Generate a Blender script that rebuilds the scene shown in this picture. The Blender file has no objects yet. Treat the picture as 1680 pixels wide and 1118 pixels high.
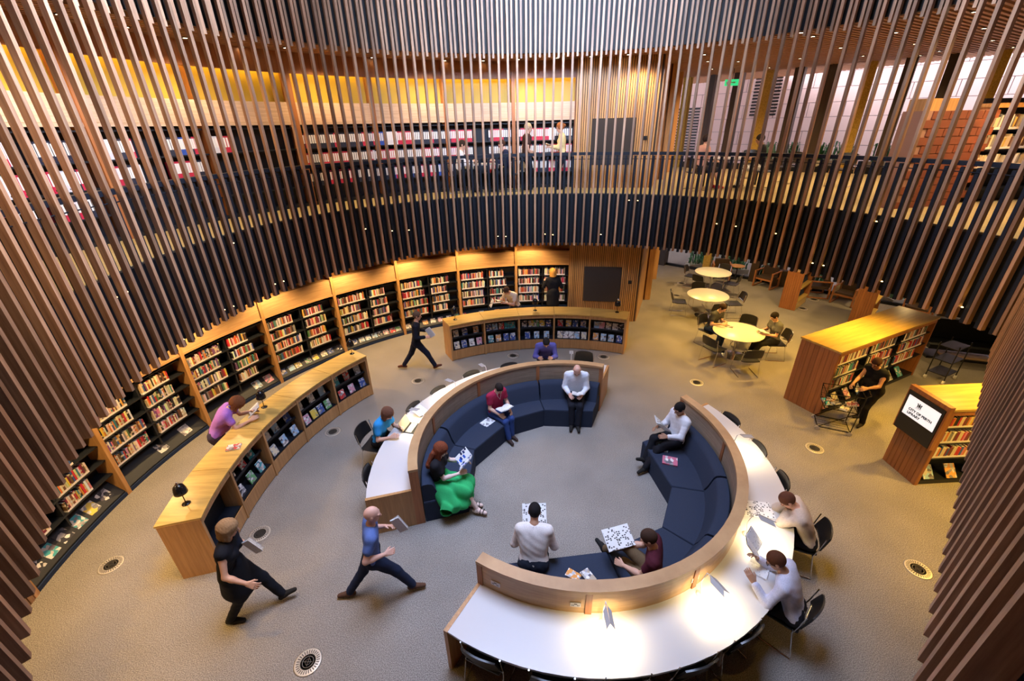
import bpy, math, random
import numpy as np
from mathutils import Matrix, Vector
random.seed(7)
RND = random.Random(11)
sc = bpy.context.scene
col = sc.collection
PI = math.pi
# ------------------------------------------------------------------ camera
TH, RO = math.radians(26.47), math.radians(-1.33)
cam_d = bpy.data.cameras.new('camera')
cam_d.sensor_width = 36.0
cam_d.lens = 705.0 / 1680.0 * 36.0
cam_d.clip_start = 0.05
cam_d.clip_end = 200
cam = bpy.data.objects.new('camera', cam_d)
col.objects.link(cam)
_r0 = Vector((1, 0, 0)); _u0 = Vector((0, math.sin(TH), math.cos(TH))); _f = Vector((0, math.cos(TH), -math.sin(TH)))
_r = _r0 * math.cos(RO) + _u0 * math.sin(RO)
_u = -_r0 * math.sin(RO) + _u0 * math.cos(RO)
cam.matrix_world = Matrix(((_r.x, _u.x, -_f.x, 0), (_r.y, _u.y, -_f.y, 0), (_r.z, _u.z, -_f.z, 5.8), (0, 0, 0, 1)))
sc.camera = cam
# ------------------------------------------------------------------ world, exposure
sc.view_settings.view_transform = 'Standard'
sc.view_settings.look = 'None'
sc.view_settings.gamma = 1.0
sc.view_settings.use_curve_mapping = False
sc.view_settings.exposure = 0.0
w = bpy.data.worlds.new('world'); sc.world = w; w.use_nodes = True
wb = w.node_tree.nodes['Background']
wb.inputs[0].default_value = (0.85, 0.84, 1.0, 1); wb.inputs[1].default_value = 2.6
CX, CY = 0.9, 5.6

def pol(r, deg):
    a = math.radians(deg)
    return (CX + r * math.cos(a), CY + r * math.sin(a))

def light(name, kind, loc, energy, color, size=0.1, rot=(0, 0, 0), spot=None, sizey=None, shape=None, blend=0.6):
    d = bpy.data.lights.new(name, kind); d.energy = energy; d.color = color
    if kind == 'AREA':
        d.size = size
        if shape: d.shape = shape
        if sizey: d.shape = 'RECTANGLE'; d.size_y = sizey
    else:
        d.shadow_soft_size = size
    if spot: d.spot_size = math.radians(spot); d.spot_blend = blend
    o = bpy.data.objects.new(name, d); col.objects.link(o); o.location = loc; o.rotation_euler = rot
    return o
WARM = (1.0, 0.57, 0.09); WARM2 = (1.0, 0.68, 0.34); COOL = (0.54, 0.66, 1.0)
# skylight over the atrium void, daylight panel in its opening
light('skylight', 'AREA', (CX - 1.2, CY - 0.2, 10.7), 390, COOL, size=5.0, shape='DISK').data.spread = math.radians(80)
light('batten_fill', 'AREA', (CX, CY - 1.5, 10.3), 700, (.60, .73, 1.0), size=3.5, shape='DISK', rot=(math.radians(78), 0, 0)).data.spread = math.radians(75)  # fill lamp added to whiten the far upper battens
for q_, e_ in ((-74, 300), (74, 620)): light('batten_fill', 'AREA', (CX, CY, 10.3), e_, (.68, .78, 1.0), size=3.0, shape='DISK', rot=(0, math.radians(q_), 0)).data.spread = math.radians(75)  # more added fill, for the battens on either side
# downlights of the lower soffit: a close ring just outside the void, wide cones
for i, a in enumerate(np.linspace(-20, 205, 17)):
    if 62 < a < 84: continue
    x, y = pol(7.35, a)
    light('soffit_downlight', 'SPOT', (x, y, 2.80), 215 if a > 84 else 300, (1.0, .65, .27) if a > 84 else WARM, size=0.07, spot=124, blend=0.6)
for x, y in ((9.0, 12.0), (12.0, 12.0), (8.0, 15.5), (10.0, 6.6), (9.6, 3.6), (6.3, 14.9), (6.6, 12.0)):
    light('soffit_downlight', 'SPOT', (x, y, 2.80), 210, (1, .66, .26), size=0.09, spot=155, blend=0.8)
# narrow spots high in the void that pool warm light on the carpet outside the desk
for (sx, sy), (tx, ty), e, ang in (((4.6, 5.0), (6.6, 5.2), 1350, 48), ((4.0, 2.6), (5.2, 2.6), 950, 48), ((3.6, 8.8), (4.8, 9.2), 800, 45), ((-3.4, 3.6), (-5.4, 3.2), 900, 52), ((-2.4, 8.6), (-2.8, 9.6), 380, 36), ((1.0, 1.6), (.8, 1.6), 150, 50), ((-2.2, 2.4), (-2.9, 2.0), 260, 45)):
    v = Vector((tx - sx, ty - sy, -9.6)); q = v.to_track_quat('-Z', 'Y').to_euler()
    light('high_spot', 'SPOT', (sx, sy, 9.6), e * 1.5, (1.0, .52, .01) if sx > 3 else WARM, size=0.12, rot=q, spot=ang, blend=1.0)
# upper gallery downlights
for a in (20, 45, 70, 92, 112, 132, 152, 172, 190):
    x, y = pol(7.3, a)
    light('gallery_downlight', 'SPOT', (x, y, 7.2), 170, WARM2, size=0.08, spot=150, blend=0.8)
for x, y in ((9.4, 11), (11, 12.6), (8, 14), (6.5, 15.5), (8.6, 7.4)):
    light('gallery_downlight', 'SPOT', (x, y, 7.2), 300, WARM2, size=0.08, spot=150, blend=0.8)

# ------------------------------------------------------------------ materials
def nmat(name):
    m = bpy.data.materials.new(name); m.use_nodes = True
    nt = m.node_tree; b = nt.nodes['Principled BSDF']
    return m, nt, b

def plain(name, c, rough=0.6, metal=0.0, emit=None, spec=None, coat=0):
    m, nt, b = nmat(name)
    b.inputs['Base Color'].default_value = (*c, 1); b.inputs['Roughness'].default_value = rough
    b.inputs['Metallic'].default_value = metal
    if spec is not None: b.inputs['Specular IOR Level'].default_value = spec
    if coat: b.inputs['Coat Weight'].default_value = coat
    if emit:
        b.inputs['Emission Color'].default_value = (*c, 1); b.inputs['Emission Strength'].default_value = emit
    return m

def ramp(nt, stops):
    r = nt.nodes.new('ShaderNodeValToRGB')
    while len(r.color_ramp.elements) < len(stops): r.color_ramp.elements.new(0.5)
    for e, (p, c) in zip(r.color_ramp.elements, stops): e.position = p; e.color = (*c, 1)
    return r

def wood(name, c1, c2, scale=(14, 14, 0.7), rough=0.45, vary=0.25, bump=0.05):
    m, nt, b = nmat(name); N = nt.nodes; L = nt.links
    tc = N.new('ShaderNodeTexCoord'); mp = N.new('ShaderNodeMapping'); mp.inputs['Scale'].default_value = scale
    oi = N.new('ShaderNodeObjectInfo'); ad = N.new('ShaderNodeVectorMath'); ad.operation = 'ADD'
    ml = N.new('ShaderNodeMath'); ml.operation = 'MULTIPLY'; ml.inputs[1].default_value = 40
    L.new(oi.outputs['Random'], ml.inputs[0])
    L.new(tc.outputs['Object'], mp.inputs['Vector']); L.new(mp.outputs[0], ad.inputs[0]); L.new(ml.outputs[0], ad.inputs[1])
    n = N.new('ShaderNodeTexNoise'); n.inputs['Scale'].default_value = 1.6; n.inputs['Detail'].default_value = 7; n.inputs['Roughness'].default_value = 0.62
    L.new(ad.outputs[0], n.inputs['Vector'])
    r = ramp(nt, [(0.3, c1), (0.72, c2)]); L.new(n.outputs['Fac'], r.inputs[0])
    hs = N.new('ShaderNodeHueSaturation'); mr = N.new('ShaderNodeMapRange')
    mr.inputs['To Min'].default_value = 1 - vary; mr.inputs['To Max'].default_value = 1 + vary
    L.new(oi.outputs['Random'], mr.inputs['Value']); L.new(mr.outputs[0], hs.inputs['Value']); L.new(r.outputs[0], hs.inputs['Color'])
    L.new(hs.outputs[0], b.inputs['Base Color']); b.inputs['Roughness'].default_value = rough
    bp = N.new('ShaderNodeBump'); bp.inputs['Strength'].default_value = bump; L.new(n.outputs['Fac'], bp.inputs['Height']); L.new(bp.outputs[0], b.inputs['Normal'])
    return m

def fabric(name, c, sc_=260, rough=0.9, var=0.25):
    m, nt, b = nmat(name); N = nt.nodes; L = nt.links
    tc = N.new('ShaderNodeTexCoord'); n = N.new('ShaderNodeTexNoise'); n.inputs['Scale'].default_value = sc_; n.inputs['Detail'].default_value = 3
    L.new(tc.outputs['Object'], n.inputs['Vector'])
    r = ramp(nt, [(0.3, tuple(v * (1 - var) for v in c)), (0.7, tuple(min(1, v * (1 + var)) for v in c))])
    L.new(n.outputs['Fac'], r.inputs[0]); L.new(r.outputs[0], b.inputs['Base Color']); b.inputs['Roughness'].default_value = rough
    b.inputs['Specular IOR Level'].default_value = 0.2
    bp = N.new('ShaderNodeBump'); bp.inputs['Strength'].default_value = 0.15; L.new(n.outputs['Fac'], bp.inputs['Height']); L.new(bp.outputs[0], b.inputs['Normal'])
    return m

def carpet():
    m, nt, b = nmat('carpet'); N = nt.nodes; L = nt.links
    tc = N.new('ShaderNodeTexCoord')
    n = N.new('ShaderNodeTexNoise'); n.inputs['Scale'].default_value = 95; n.inputs['Detail'].default_value = 4; n.inputs['Roughness'].default_value = 0.8
    n2 = N.new('ShaderNodeTexNoise'); n2.inputs['Scale'].default_value = 1.1; n2.inputs['Detail'].default_value = 4
    L.new(tc.outputs['Object'], n.inputs['Vector']); L.new(tc.outputs['Object'], n2.inputs['Vector'])
    r = ramp(nt, [(0.36, (0.09, 0.08, 0.07)), (0.5, (0.275, 0.247, 0.216)), (0.64, (0.54, 0.49, 0.43))])
    L.new(n.outputs['Fac'], r.inputs[0])
    r2 = ramp(nt, [(0.3, (0.80, 0.80, 0.80)), (0.7, (1.0, 1.0, 1.0))]); L.new(n2.outputs['Fac'], r2.inputs[0])
    mx = N.new('ShaderNodeMix'); mx.data_type = 'RGBA'; mx.blend_type = 'MULTIPLY'; mx.inputs[0].default_value = 1
    L.new(r.outputs[0], mx.inputs[6]); L.new(r2.outputs[0], mx.inputs[7]); L.new(mx.outputs[2], b.inputs['Base Color'])
    b.inputs['Roughness'].default_value = 0.95; b.inputs['Specular IOR Level'].default_value = 0.1
    bp = N.new('ShaderNodeBump'); bp.inputs['Strength'].default_value = 0.35; bp.inputs['Distance'].default_value = 0.01
    L.new(n.outputs['Fac'], bp.inputs['Height']); L.new(bp.outputs[0], b.inputs['Normal'])
    return m

def book_mat(name, label=True, face=False):
    """cover colour from the object's own colour; printed bands and a white shelf label"""
    m, nt, b = nmat(name); N = nt.nodes; L = nt.links
    oi = N.new('ShaderNodeObjectInfo'); tc = N.new('ShaderNodeTexCoord')
    sep = N.new('ShaderNodeSeparateXYZ'); L.new(tc.outputs['Generated'], sep.inputs[0])
    ml = N.new('ShaderNodeMath'); ml.operation = 'MULTIPLY'; ml.inputs[1].default_value = 57; L.new(oi.outputs['Random'], ml.inputs[0])
    mp = N.new('ShaderNodeMapping'); mp.inputs['Scale'].default_value = (2.6, 0.1, 3.8) if face else (0.05, 0.05, 6.0)
    L.new(tc.outputs['Generated'], mp.inputs[0])
    ad = N.new('ShaderNodeVectorMath'); ad.operation = 'ADD'; L.new(mp.outputs[0], ad.inputs[0]); L.new(ml.outputs[0], ad.inputs[1])
    v = N.new('ShaderNodeTexVoronoi' if face else 'ShaderNodeTexWhiteNoise')
    if face:
        v.inputs['Scale'].default_value = 1.3; L.new(ad.outputs[0], v.inputs['Vector'])
        fac = v.outputs['Color']
        sp = N.new('ShaderNodeSeparateColor'); L.new(fac, sp.inputs[0]); f = sp.outputs[0]
        hs = N.new('ShaderNodeMix'); hs.data_type = 'RGBA'; L.new(sp.outputs[1], hs.inputs[0]); hs.inputs[6].default_value = (.10, .09, .12, 1); hs.inputs[7].default_value = (.85, .82, .78, 1)
        alt = hs.outputs[2]; th = 0.5
    else:
        sn = N.new('ShaderNodeVectorMath'); sn.operation = 'FLOOR'; L.new(ad.outputs[0], sn.inputs[0]); L.new(sn.outputs[0], v.inputs['Vector'])
        f = v.outputs['Value']; alt = None; th = 0.80
    gt = N.new('ShaderNodeMath'); gt.operation = 'GREATER_THAN'; gt.inputs[1].default_value = th; L.new(f, gt.inputs[0])
    mx = N.new('ShaderNodeMix'); mx.data_type = 'RGBA'; L.new(gt.outputs[0], mx.inputs[0]); L.new(oi.outputs['Color'], mx.inputs[6])
    if alt is not None: L.new(alt, mx.inputs[7])
    else: mx.inputs[7].default_value = (0.55, 0.47, 0.33, 1)
    out = mx.outputs[2]
    if label:
        lt = N.new('ShaderNodeMath'); lt.operation = 'LESS_THAN'; lt.inputs[1].default_value = 0.17; L.new(sep.outputs[2], lt.inputs[0])
        m2 = N.new('ShaderNodeMix'); m2.data_type = 'RGBA'; L.new(lt.outputs[0], m2.inputs[0]); L.new(out, m2.inputs[6]); m2.inputs[7].default_value = (0.9, 0.86, 0.86, 1)
        out = m2.outputs[2]
    L.new(out, b.inputs['Base Color']); b.inputs['Roughness'].default_value = 0.4
    return m

def attr_mat(name, rough=0.5):
    m, nt, b = nmat(name); a = nt.nodes.new('ShaderNodeAttribute'); a.attribute_name = 'tint'
    nt.links.new(a.outputs['Color'], b.inputs['Base Color']); b.inputs['Roughness'].default_value = rough
    return m

M = dict(
 carpet=carpet(),
 batten=wood('jarrah_batten', (0.25, 0.125, 0.07), (0.50, 0.30, 0.185), (16, 16, 0.8), 0.5, 0.35),
 oak=wood('oak_top', (0.44, 0.27, 0.07), (0.68, 0.46, 0.13), (0.8, 9, 9), 0.32, 0.1),
 oakv=wood('oak_panel', (0.40, 0.20, 0.07), (0.60, 0.33, 0.13), (18, 18, 0.9), 0.4, 0.12),
 oakr=wood('oak_rail', (0.42, 0.24, 0.11), (0.60, 0.37, 0.18), (1.2, 1.2, 16), 0.4, 0.1),
 jarrah=wood('jarrah_panel', (0.28, 0.10, 0.035), (0.45, 0.18, 0.06), (18, 18, 0.9), 0.4, 0.12),
 greyoak=wood('grey_oak', (0.26, 0.19, 0.13), (0.42, 0.32, 0.23), (1.2, 1.2, 22), 0.45, 0.06),
 pale=wood('pale_timber', (0.50, 0.33, 0.21), (0.68, 0.48, 0.32), (0.9, 0.9, 18), 0.45, 0.06),
 slat=wood('warm_slat', (0.45, 0.21, 0.06), (0.66, 0.36, 0.12), (20, 20, 1.0), 0.45, 0.15),
 black=plain('black_paint', (0.006, 0.007, 0.010), 0.55, spec=0.25),
 blackb=plain('blue_black_paint', (0.010, 0.013, 0.022), 0.55, spec=0.25),
 shelfblack=plain('black_shelf_steel', (0.008, 0.010, 0.016), 0.45),
 navy=fabric('navy_shaded_plinth', (0.02, 0.035, 0.09)),  # blue plinth, its colour also holds the shading along the bookcase foot
 sofa=fabric('dark_blue_upholstery', (0.027, 0.036, 0.062), 420),
 white=plain('white_laminate', (0.60, 0.575, 0.56), 0.28),
 cream=plain('cream_laminate', (0.66, 0.63, 0.56), 0.3),
 plastic=plain('black_plastic', (0.012, 0.012, 0.013), 0.32),
 chrome=plain('chrome', (0.75, 0.75, 0.76), 0.12, 1.0),
 lampblack=plain('black_enamel', (0.010, 0.010, 0.011), 0.18),
 lampwhite=plain('white_metal', (0.72, 0.70, 0.68), 0.35),
 lampgrey=plain('grey_metal_shade', (0.42, 0.40, 0.39), 0.4),
 glow=plain('warm_bulb', (1.0, 0.80, 0.50), 0.5, emit=18),
 glow2=plain('small_lamp_glow', (1.0, 0.70, 0.25), 0.5, emit=9),
 led=plain('cove_led', (1.0, 0.72, 0.16), 0.5, emit=19),
 steelvent=plain('vent_metal', (0.60, 0.55, 0.47), 0.4, 0.4),
 ventdark=plain('vent_dark', (0.10, 0.085, 0.07), 0.6),
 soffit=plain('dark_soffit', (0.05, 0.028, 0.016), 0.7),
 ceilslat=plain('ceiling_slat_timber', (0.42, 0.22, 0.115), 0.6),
 yellow=plain('gold_cove_paint', (0.50, 0.33, 0.03), 0.5),
 pinkwall=plain('pink_precast', (0.80, 0.60, 0.58), 0.8),
 joint=plain('joint_grey', (0.30, 0.24, 0.25), 0.9),
 brick=plain('red_brick_tile', (0.20, 0.055, 0.025), 0.7),
 mortar=plain('mortar', (0.36, 0.19, 0.13), 0.9),
 yfloor=fabric('gold_carpet', (0.42, 0.33, 0.17), 60),
 paper=plain('paper', (0.88, 0.87, 0.84), 0.7),
 leaf=plain('leaf_green', (0.03, 0.16, 0.05), 0.5),
 leafp=plain('leaf_pale', (0.16, 0.36, 0.18), 0.5),
 exit=plain('exit_green', (0.03, 0.55, 0.20), 0.5, emit=1.2),
 screen=plain('lit_screen_white', (0.86, 0.85, 0.88), 0.4, emit=0.85),
 ink=plain('black_ink', (0.01, 0.01, 0.01), 0.6),
 stone=plain('limestone', (0.45, 0.40, 0.30), 0.9),
  mullion=wood('dark_mullion', (0.025, 0.014, 0.008), (0.05, 0.028, 0.016)), goldlit=fabric('gold_lit_column', (0.40, 0.25, 0.05), 30),  # gold colour stands in for yellow light on the lit columns
 book=book_mat('book_spine'), cover=book_mat('book_cover', label=False, face=True), tint=attr_mat('tinted_covers'),
 binder=book_mat('ring_binder', label=False),
)
# glass for the far windows
g, nt, b = nmat('window_glass'); b.inputs['Transmission Weight'].default_value = 1; b.inputs['Roughness'].default_value = 0; b.inputs['IOR'].default_value = 1.02
b.inputs['Base Color'].default_value = (0.95, 0.97, 1, 1); M['glass'] = g

# ------------------------------------------------------------------ mesh builder
class MB:
    def __init__(s): s.v = []; s.f = []; s.m = []; s.c = []
    def add(s, vs, fs, mi=0, c=None):
        o = len(s.v); s.v += [tuple(p) for p in vs]
        for f in fs: s.f.append(tuple(i + o for i in f)); s.m.append(mi); s.c.append(c)
        return s
    def box(s, x0, x1, y0, y1, z0, z1, T=None, mi=0, c=None):
        vs = [(x, y, z) for z in (z0, z1) for y in (y0, y1) for x in (x0, x1)]
        if T is not None: vs = [tuple(T @ Vector(p)) for p in vs]
        return s.add(vs, [(0, 2, 3, 1), (4, 5, 7, 6), (0, 1, 5, 4), (2, 6, 7, 3), (0, 4, 6, 2), (1, 3, 7, 5)], mi, c)
    def arc(s, r0, r1, a0, a1, z0, z1, n=8, mi=0, cx=CX, cy=CY, z0b=None, z1b=None):
        """curved box; z0b/z1b give other heights at the outer radius"""
        vs = []
        for i in range(n + 1):
            a = math.radians(a0 + (a1 - a0) * i / n); ca, sa = math.cos(a), math.sin(a)
            for r, zz in ((r0, z0), (r1, z0 if z0b is None else z0b), (r1, z1 if z1b is None else z1b), (r0, z1)):
                vs.append((cx + r * ca, cy + r * sa, zz))
        fs = [(0, 1, 2, 3), tuple(4 * n + k for k in (3, 2, 1, 0))]
        for i in range(n):
            for k in range(4):
                a_, b_ = 4 * i + k, 4 * i + (k + 1) % 4
                fs.append((a_, a_ + 4, b_ + 4, b_))
        return s.add(vs, fs, mi)
    def tube(s, pts, r, n=8, mi=0, close=False, cap=True):
        pts = [Vector(p) for p in pts]; k = len(pts); rr = r if isinstance(r, (list, tuple)) else [r] * k
        vs = []; up = None
        for i, p in enumerate(pts):
            t = (pts[(i + 1) % k] - pts[i - 1]) if close else (pts[min(i + 1, k - 1)] - pts[max(i - 1, 0)])
            t.normalize()
            if up is None: up = Vector((0, 0, 1)) if abs(t.z) < 0.9 else Vector((1, 0, 0))
            a = t.cross(up)
            if a.length < 1e-4: a = t.orthogonal()
            a.normalize(); b_ = a.cross(t); up = b_
            for j in range(n):
                q = 2 * PI * j / n; vs.append(p + a * (rr[i] * math.cos(q)) + b_ * (rr[i] * math.sin(q)))
        fs = []
        for i in range(k if close else k - 1):
            for j in range(n):
                a0, a1 = i * n + j, i * n + (j + 1) % n; c0 = ((i + 1) % k) * n
                fs.append((a0, a1, c0 + (j + 1) % n, c0 + j))
        if cap and not close: fs += [tuple(range(n))[::-1], tuple((k - 1) * n + j for j in range(n))]
        return s.add(vs, fs, mi)
    def lathe(s, prof, n=20, o=(0, 0, 0), mi=0):
        vs = []; fs = []
        for r, z in prof:
            for j in range(n):
                q = 2 * PI * j / n; vs.append((o[0] + r * math.cos(q), o[1] + r * math.sin(q), o[2] + z))
        for i in range(len(prof) - 1):
            for j in range(n): fs.append((i * n + j, i * n + (j + 1) % n, (i + 1) * n + (j + 1) % n, (i + 1) * n + j))
        if prof[0][0] > 1e-4: fs.append(tuple(range(n))[::-1])
        if prof[-1][0] > 1e-4: fs.append(tuple((len(prof) - 1) * n + j for j in range(n)))
        return s.add(vs, fs, mi)
    def prism(s, poly, z0, z1, mi=0):
        n = len(poly); vs = [(x, y, z0) for x, y in poly] + [(x, y, z1) for x, y in poly]
        return s.add(vs, [tuple(range(n))[::-1], tuple(range(n, 2 * n))] + [(i, (i + 1) % n, (i + 1) % n + n, i + n) for i in range(n)], mi)
    def mesh(s, name, mats, smooth=False, org=None):
        me = bpy.data.meshes.new(name)
        vs = s.v if org is None else [(x - org[0], y - org[1], z - org[2]) for x, y, z in s.v]
        me.from_pydata(vs, [], s.f); mats = mats if isinstance(mats, (list, tuple)) else [mats]
        for m in mats: me.materials.append(m)
        if len(mats) > 1: me.polygons.foreach_set('material_index', s.m)
        if any(c is not None for c in s.c):
            at = me.color_attributes.new('tint', 'FLOAT_COLOR', 'CORNER'); buf = []
            for f, c in zip(s.f, s.c): buf += list((*(c or (0.5, 0.5, 0.5)), 1.0)) * len(f)
            at.data.foreach_set('color', buf)
        if smooth:
            me.polygons.foreach_set('use_smooth', [True] * len(me.polygons))
            if smooth != 'all':
                try: me.set_sharp_from_angle(angle=math.radians(40))
                except Exception: pass
        me.update()
        return me
    def build(s, name, mats, parent=None, smooth=False, org=None, loc=None):
        """parts are meshed relative to org (their root's base point)"""
        me = s.mesh(name, mats, smooth, org)
        return put(name, me, parent, loc if loc is not None else (org if (org is not None and parent is None) else None))

def put(name, me, parent=None, loc=None, rot=None, scale=None, color=None):
    o = bpy.data.objects.new(name, me); col.objects.link(o)
    if parent: o.parent = parent
    if loc is not None: o.location = loc
    if rot is not None: o.rotation_euler = rot if isinstance(rot, (tuple, list)) else (0, 0, rot)
    if scale is not None: o.scale = scale
    if color is not None: o.color = (*color, 1)
    return o

def tag(o, label=None, cat=None, group=None, kind=None):
    if label: o['label'] = label
    if cat: o['category'] = cat
    if group: o['group'] = group
    if kind: o['kind'] = kind
    return o

def root(name, loc, label, cat, group=None, rz=0):
    o = bpy.data.objects.new(name, None); col.objects.link(o); o.location = loc; o.rotation_euler = (0, 0, rz)
    o.empty_display_size = 0.1
    return tag(o, label, cat, group)

def struct(name, mb, mats, parent=None, smooth=False):
    o = mb.build(name, mats, parent, smooth)
    if parent is None: o['kind'] = 'structure'
    return o

def copy_tree(o, parent=None):
    c = o.copy(); col.objects.link(c); c.parent = parent
    for ch in list(o.children): copy_tree(ch, c)
    return c
LABELS = {}
def uniq(o, base):
    LABELS.setdefault(base, []).append(o); o['label'] = base
# ------------------------------------------------------------------ the setting
def cr(a):
    """plan radius of the batten curtain at angle a"""
    xs = (-40, 150, 165, 176, 188, 199, 215, 245); ys = (6.5, 6.45, 6.25, 6.1, 6.0, 5.9, 5.75, 5.7)
    return float(np.interp(a, xs, ys))
ZT, ZG, ZR, ZU = 2.79, 4.15, 5.17, 7.35      # batten tips, gallery floor, rail top, upper soffit
mb = MB(); mb.box(-9, 20, -3.2, 22, -0.12, 0.0)
floor = struct('floor', mb, M['carpet'])
A0, A1 = -22, 242
def ring(z0, z1, dr, out, n=88, a0=A0, a1=A1):
    vs = []; fs = []
    for i in range(n + 1):
        a = a0 + (a1 - a0) * i / n; x, y = pol(cr(a) + dr, a); X, Y = out(a)
        vs += [(x, y, z0), (x, y, z1), (X, Y, z1), (X, Y, z0)]
    for i in range(n):
        for k in range(4): q = 4 * i + k; p = 4 * i + (k + 1) % 4; fs.append((q, q + 4, p + 4, p))
    return vs, fs
WL = [(5.72, 20.35), (7.9, 18.42), (11.6, 15.12), (18.0, 9.41)]
def outp(a):
    if 84 < a <= 260: return pol(8.6, a)
    best = 18.0; d = (math.cos(math.radians(a)), math.sin(math.radians(a)))
    P_ = [(3.6, 21.6)] + WL + [(18.0, -4.0)]
    for (x1, y1), (x2, y2) in zip(P_, P_[1:]):
        ex, ey = x2 - x1, y2 - y1; det = d[0] * -ey + d[1] * ex
        if abs(det) < 1e-6: continue
        t = ((x1 - CX) * -ey + (y1 - CY) * ex) / det; u = (d[0] * (y1 - CY) - d[1] * (x1 - CX)) / det
        if t > 0 and -.001 <= u <= 1.001: best = min(best, t)
    return pol(best, a)
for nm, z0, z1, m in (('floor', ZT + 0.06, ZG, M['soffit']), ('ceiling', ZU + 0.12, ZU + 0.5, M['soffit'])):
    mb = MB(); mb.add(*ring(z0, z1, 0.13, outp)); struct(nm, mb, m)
mb = MB(); mb.add(*ring(ZG, ZG + 0.012, 0.14, outp)); struct('floor', mb, M['yfloor'])
# chord part of both slabs behind the straight batten wall on the camera's right
RA, RB = Vector((2.05, 1.02, 0)), Vector((6.92, 5.36, 0)); RU = (RB - RA).normalized(); RN = Vector((RU.y, -RU.x, 0))
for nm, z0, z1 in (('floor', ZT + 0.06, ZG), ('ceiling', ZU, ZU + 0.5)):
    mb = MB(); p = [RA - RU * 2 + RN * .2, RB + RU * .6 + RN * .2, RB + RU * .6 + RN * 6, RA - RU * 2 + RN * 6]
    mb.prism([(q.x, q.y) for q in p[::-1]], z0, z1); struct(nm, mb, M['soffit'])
# black drum walls (bulkheads) behind the battens
def drum(name, z0, z1, a0=A0, a1=A1, dr=0.11, th=0.04):
    vs = []; fs = []; n = 100
    for i in range(n + 1):
        a = a0 + (a1 - a0) * i / n
        for r, z in ((dr, z0), (dr + th, z0), (dr + th, z1), (dr, z1)):
            x, y = pol(cr(a) + r, a); vs.append((x, y, z))
    for i in range(n):
        for k in range(4): q = 4 * i + k; p = 4 * i + (k + 1) % 4; fs.append((q, q + 4, p + 4, p))
    fs += [(0, 3, 2, 1), (4 * n, 4 * n + 1, 4 * n + 2, 4 * n + 3)]
    mb = MB(); mb.add(vs, fs); return struct(name, mb, M['black'])
drum_low = drum('wall_lower_drum', ZT + 0.03, ZG - 0.02)
drum_up = drum('wall_upper_drum', ZU, 11.0)
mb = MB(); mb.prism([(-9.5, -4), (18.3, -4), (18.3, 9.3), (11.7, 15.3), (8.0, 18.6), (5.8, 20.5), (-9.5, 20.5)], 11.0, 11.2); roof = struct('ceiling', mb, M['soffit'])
# rear shell: slatted wall that carries on round behind the camera, and the right-hand enclosure
mb = MB(); mb.arc(8.05, 8.3, 192.6, 332, 0, 2.85, 40); mb.arc(8.27, 8.6, 192.6, 332, 2.85, 11, 40)
struct('wall_rear', mb, M['jarrah'])
p0 = pol(8.05, 331)
mb = MB(); mb.prism([p0, (18.2, -0.5), (18.2, -0.9), (p0[0], p0[1] - .4)], 0, 11); mb.prism([(18.0, -0.6), (18.0, 9.41), (18.3, 9.41), (18.3, -0.6)], 0, 11)
struct('wall_right', mb, M['soffit'])
mb = MB()
mb.arc(8.27, 8.6, 82, 192.6, 0, 11, 40); struct('wall_left', mb, M['shelfblack'])
# battens of the slatted plinth wall at lower left (meets the floor)
def pieces(name, me, parent, spots, m=None):
    for loc, rz in spots: put(name, me, parent, loc, rz)
sw = struct('wall_slatted', MB().arc(7.93, 8.05, 192.2, 236, 0, ZT, 24), M['black'])
me = MB().box(-.034, .034, -.035, .035, 0, 2.85).mesh('slat', M['batten'])
pieces('slat', me, sw, [((*pol(7.9, a), 0), math.radians(a - 90)) for a in np.arange(192.5, 236, 0.62)])
# slatted timber wall, both levels, with its return
SA, SB = Vector((1.87, 13.2, 0)), Vector((4.03, 12.85, 0)); SU = (SB - SA).normalized(); SN = Vector((-SU.y, SU.x, 0))
sret = Vector((5.72, 17.0, 0)); sfar = Vector((6.3, 19.0, 0))
for lvl, (z0, z1) in enumerate(((0, 2.85), (ZG, ZU + .1))):
    mb = MB(); mb.prism([(SA.x, SA.y), (SB.x, SB.y), (sret.x, sret.y), (sret.x - .3, sret.y), ((SB + SN * .35 - SU * .3).x, (SB + SN * .35).y), ((SA + SN * .3).x, (SA + SN * .3).y)], z0, z1)
    wl = struct('wall_slat', mb, M['soffit'])
    me = MB().box(-.020, .020, -.03, .0, z0, z1).mesh('slat', M['slat'])
    n = int((SB - SA).length / .058); ang = math.atan2(SU.y, SU.x)
    pieces('slat', me, wl, [(tuple(SA + SU * (.03 + .058 * i)), ang) for i in range(n)])
    # black display board, junction box
    bx = [.48, 1.62, .68, 1.82] if lvl == 0 else [.47, 1.62, 4.78, 5.95]
    T = Matrix.Translation(SA) @ Matrix.Rotation(ang, 4, 'Z')
    o = MB().box(bx[0], bx[1], -.06, -.031, bx[2], bx[3], T).build('display_board', plain('board_felt', (0.045, 0.035, 0.03), .9))
    tag(o, ('large dark brown pinboard on the slatted timber wall, ground floor' if lvl == 0 else 'dark pinboard on the slatted timber wall up on the gallery'), 'pinboard')
    o = MB().box(1.86, 1.95, -.07, -.031, bx[2] + .62, bx[2] + .72, T).build('wall_switch', M['plastic'])
    tag(o, 'small black wall box on slats beside the %s pinboard' % ('ground floor' if lvl == 0 else 'gallery'), 'switch')
    # return face and columns toward the windows
    u2 = (sret - SB).normalized(); a2 = math.atan2(u2.y, u2.x)
    T2 = Matrix.Translation(SB) @ Matrix.Rotation(a2, 4, 'Z')
    struct('wall_return', MB().box(0.02, (sret - SB).length, -.03, .0, z0, z1, T2), M['oakv'])
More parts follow.
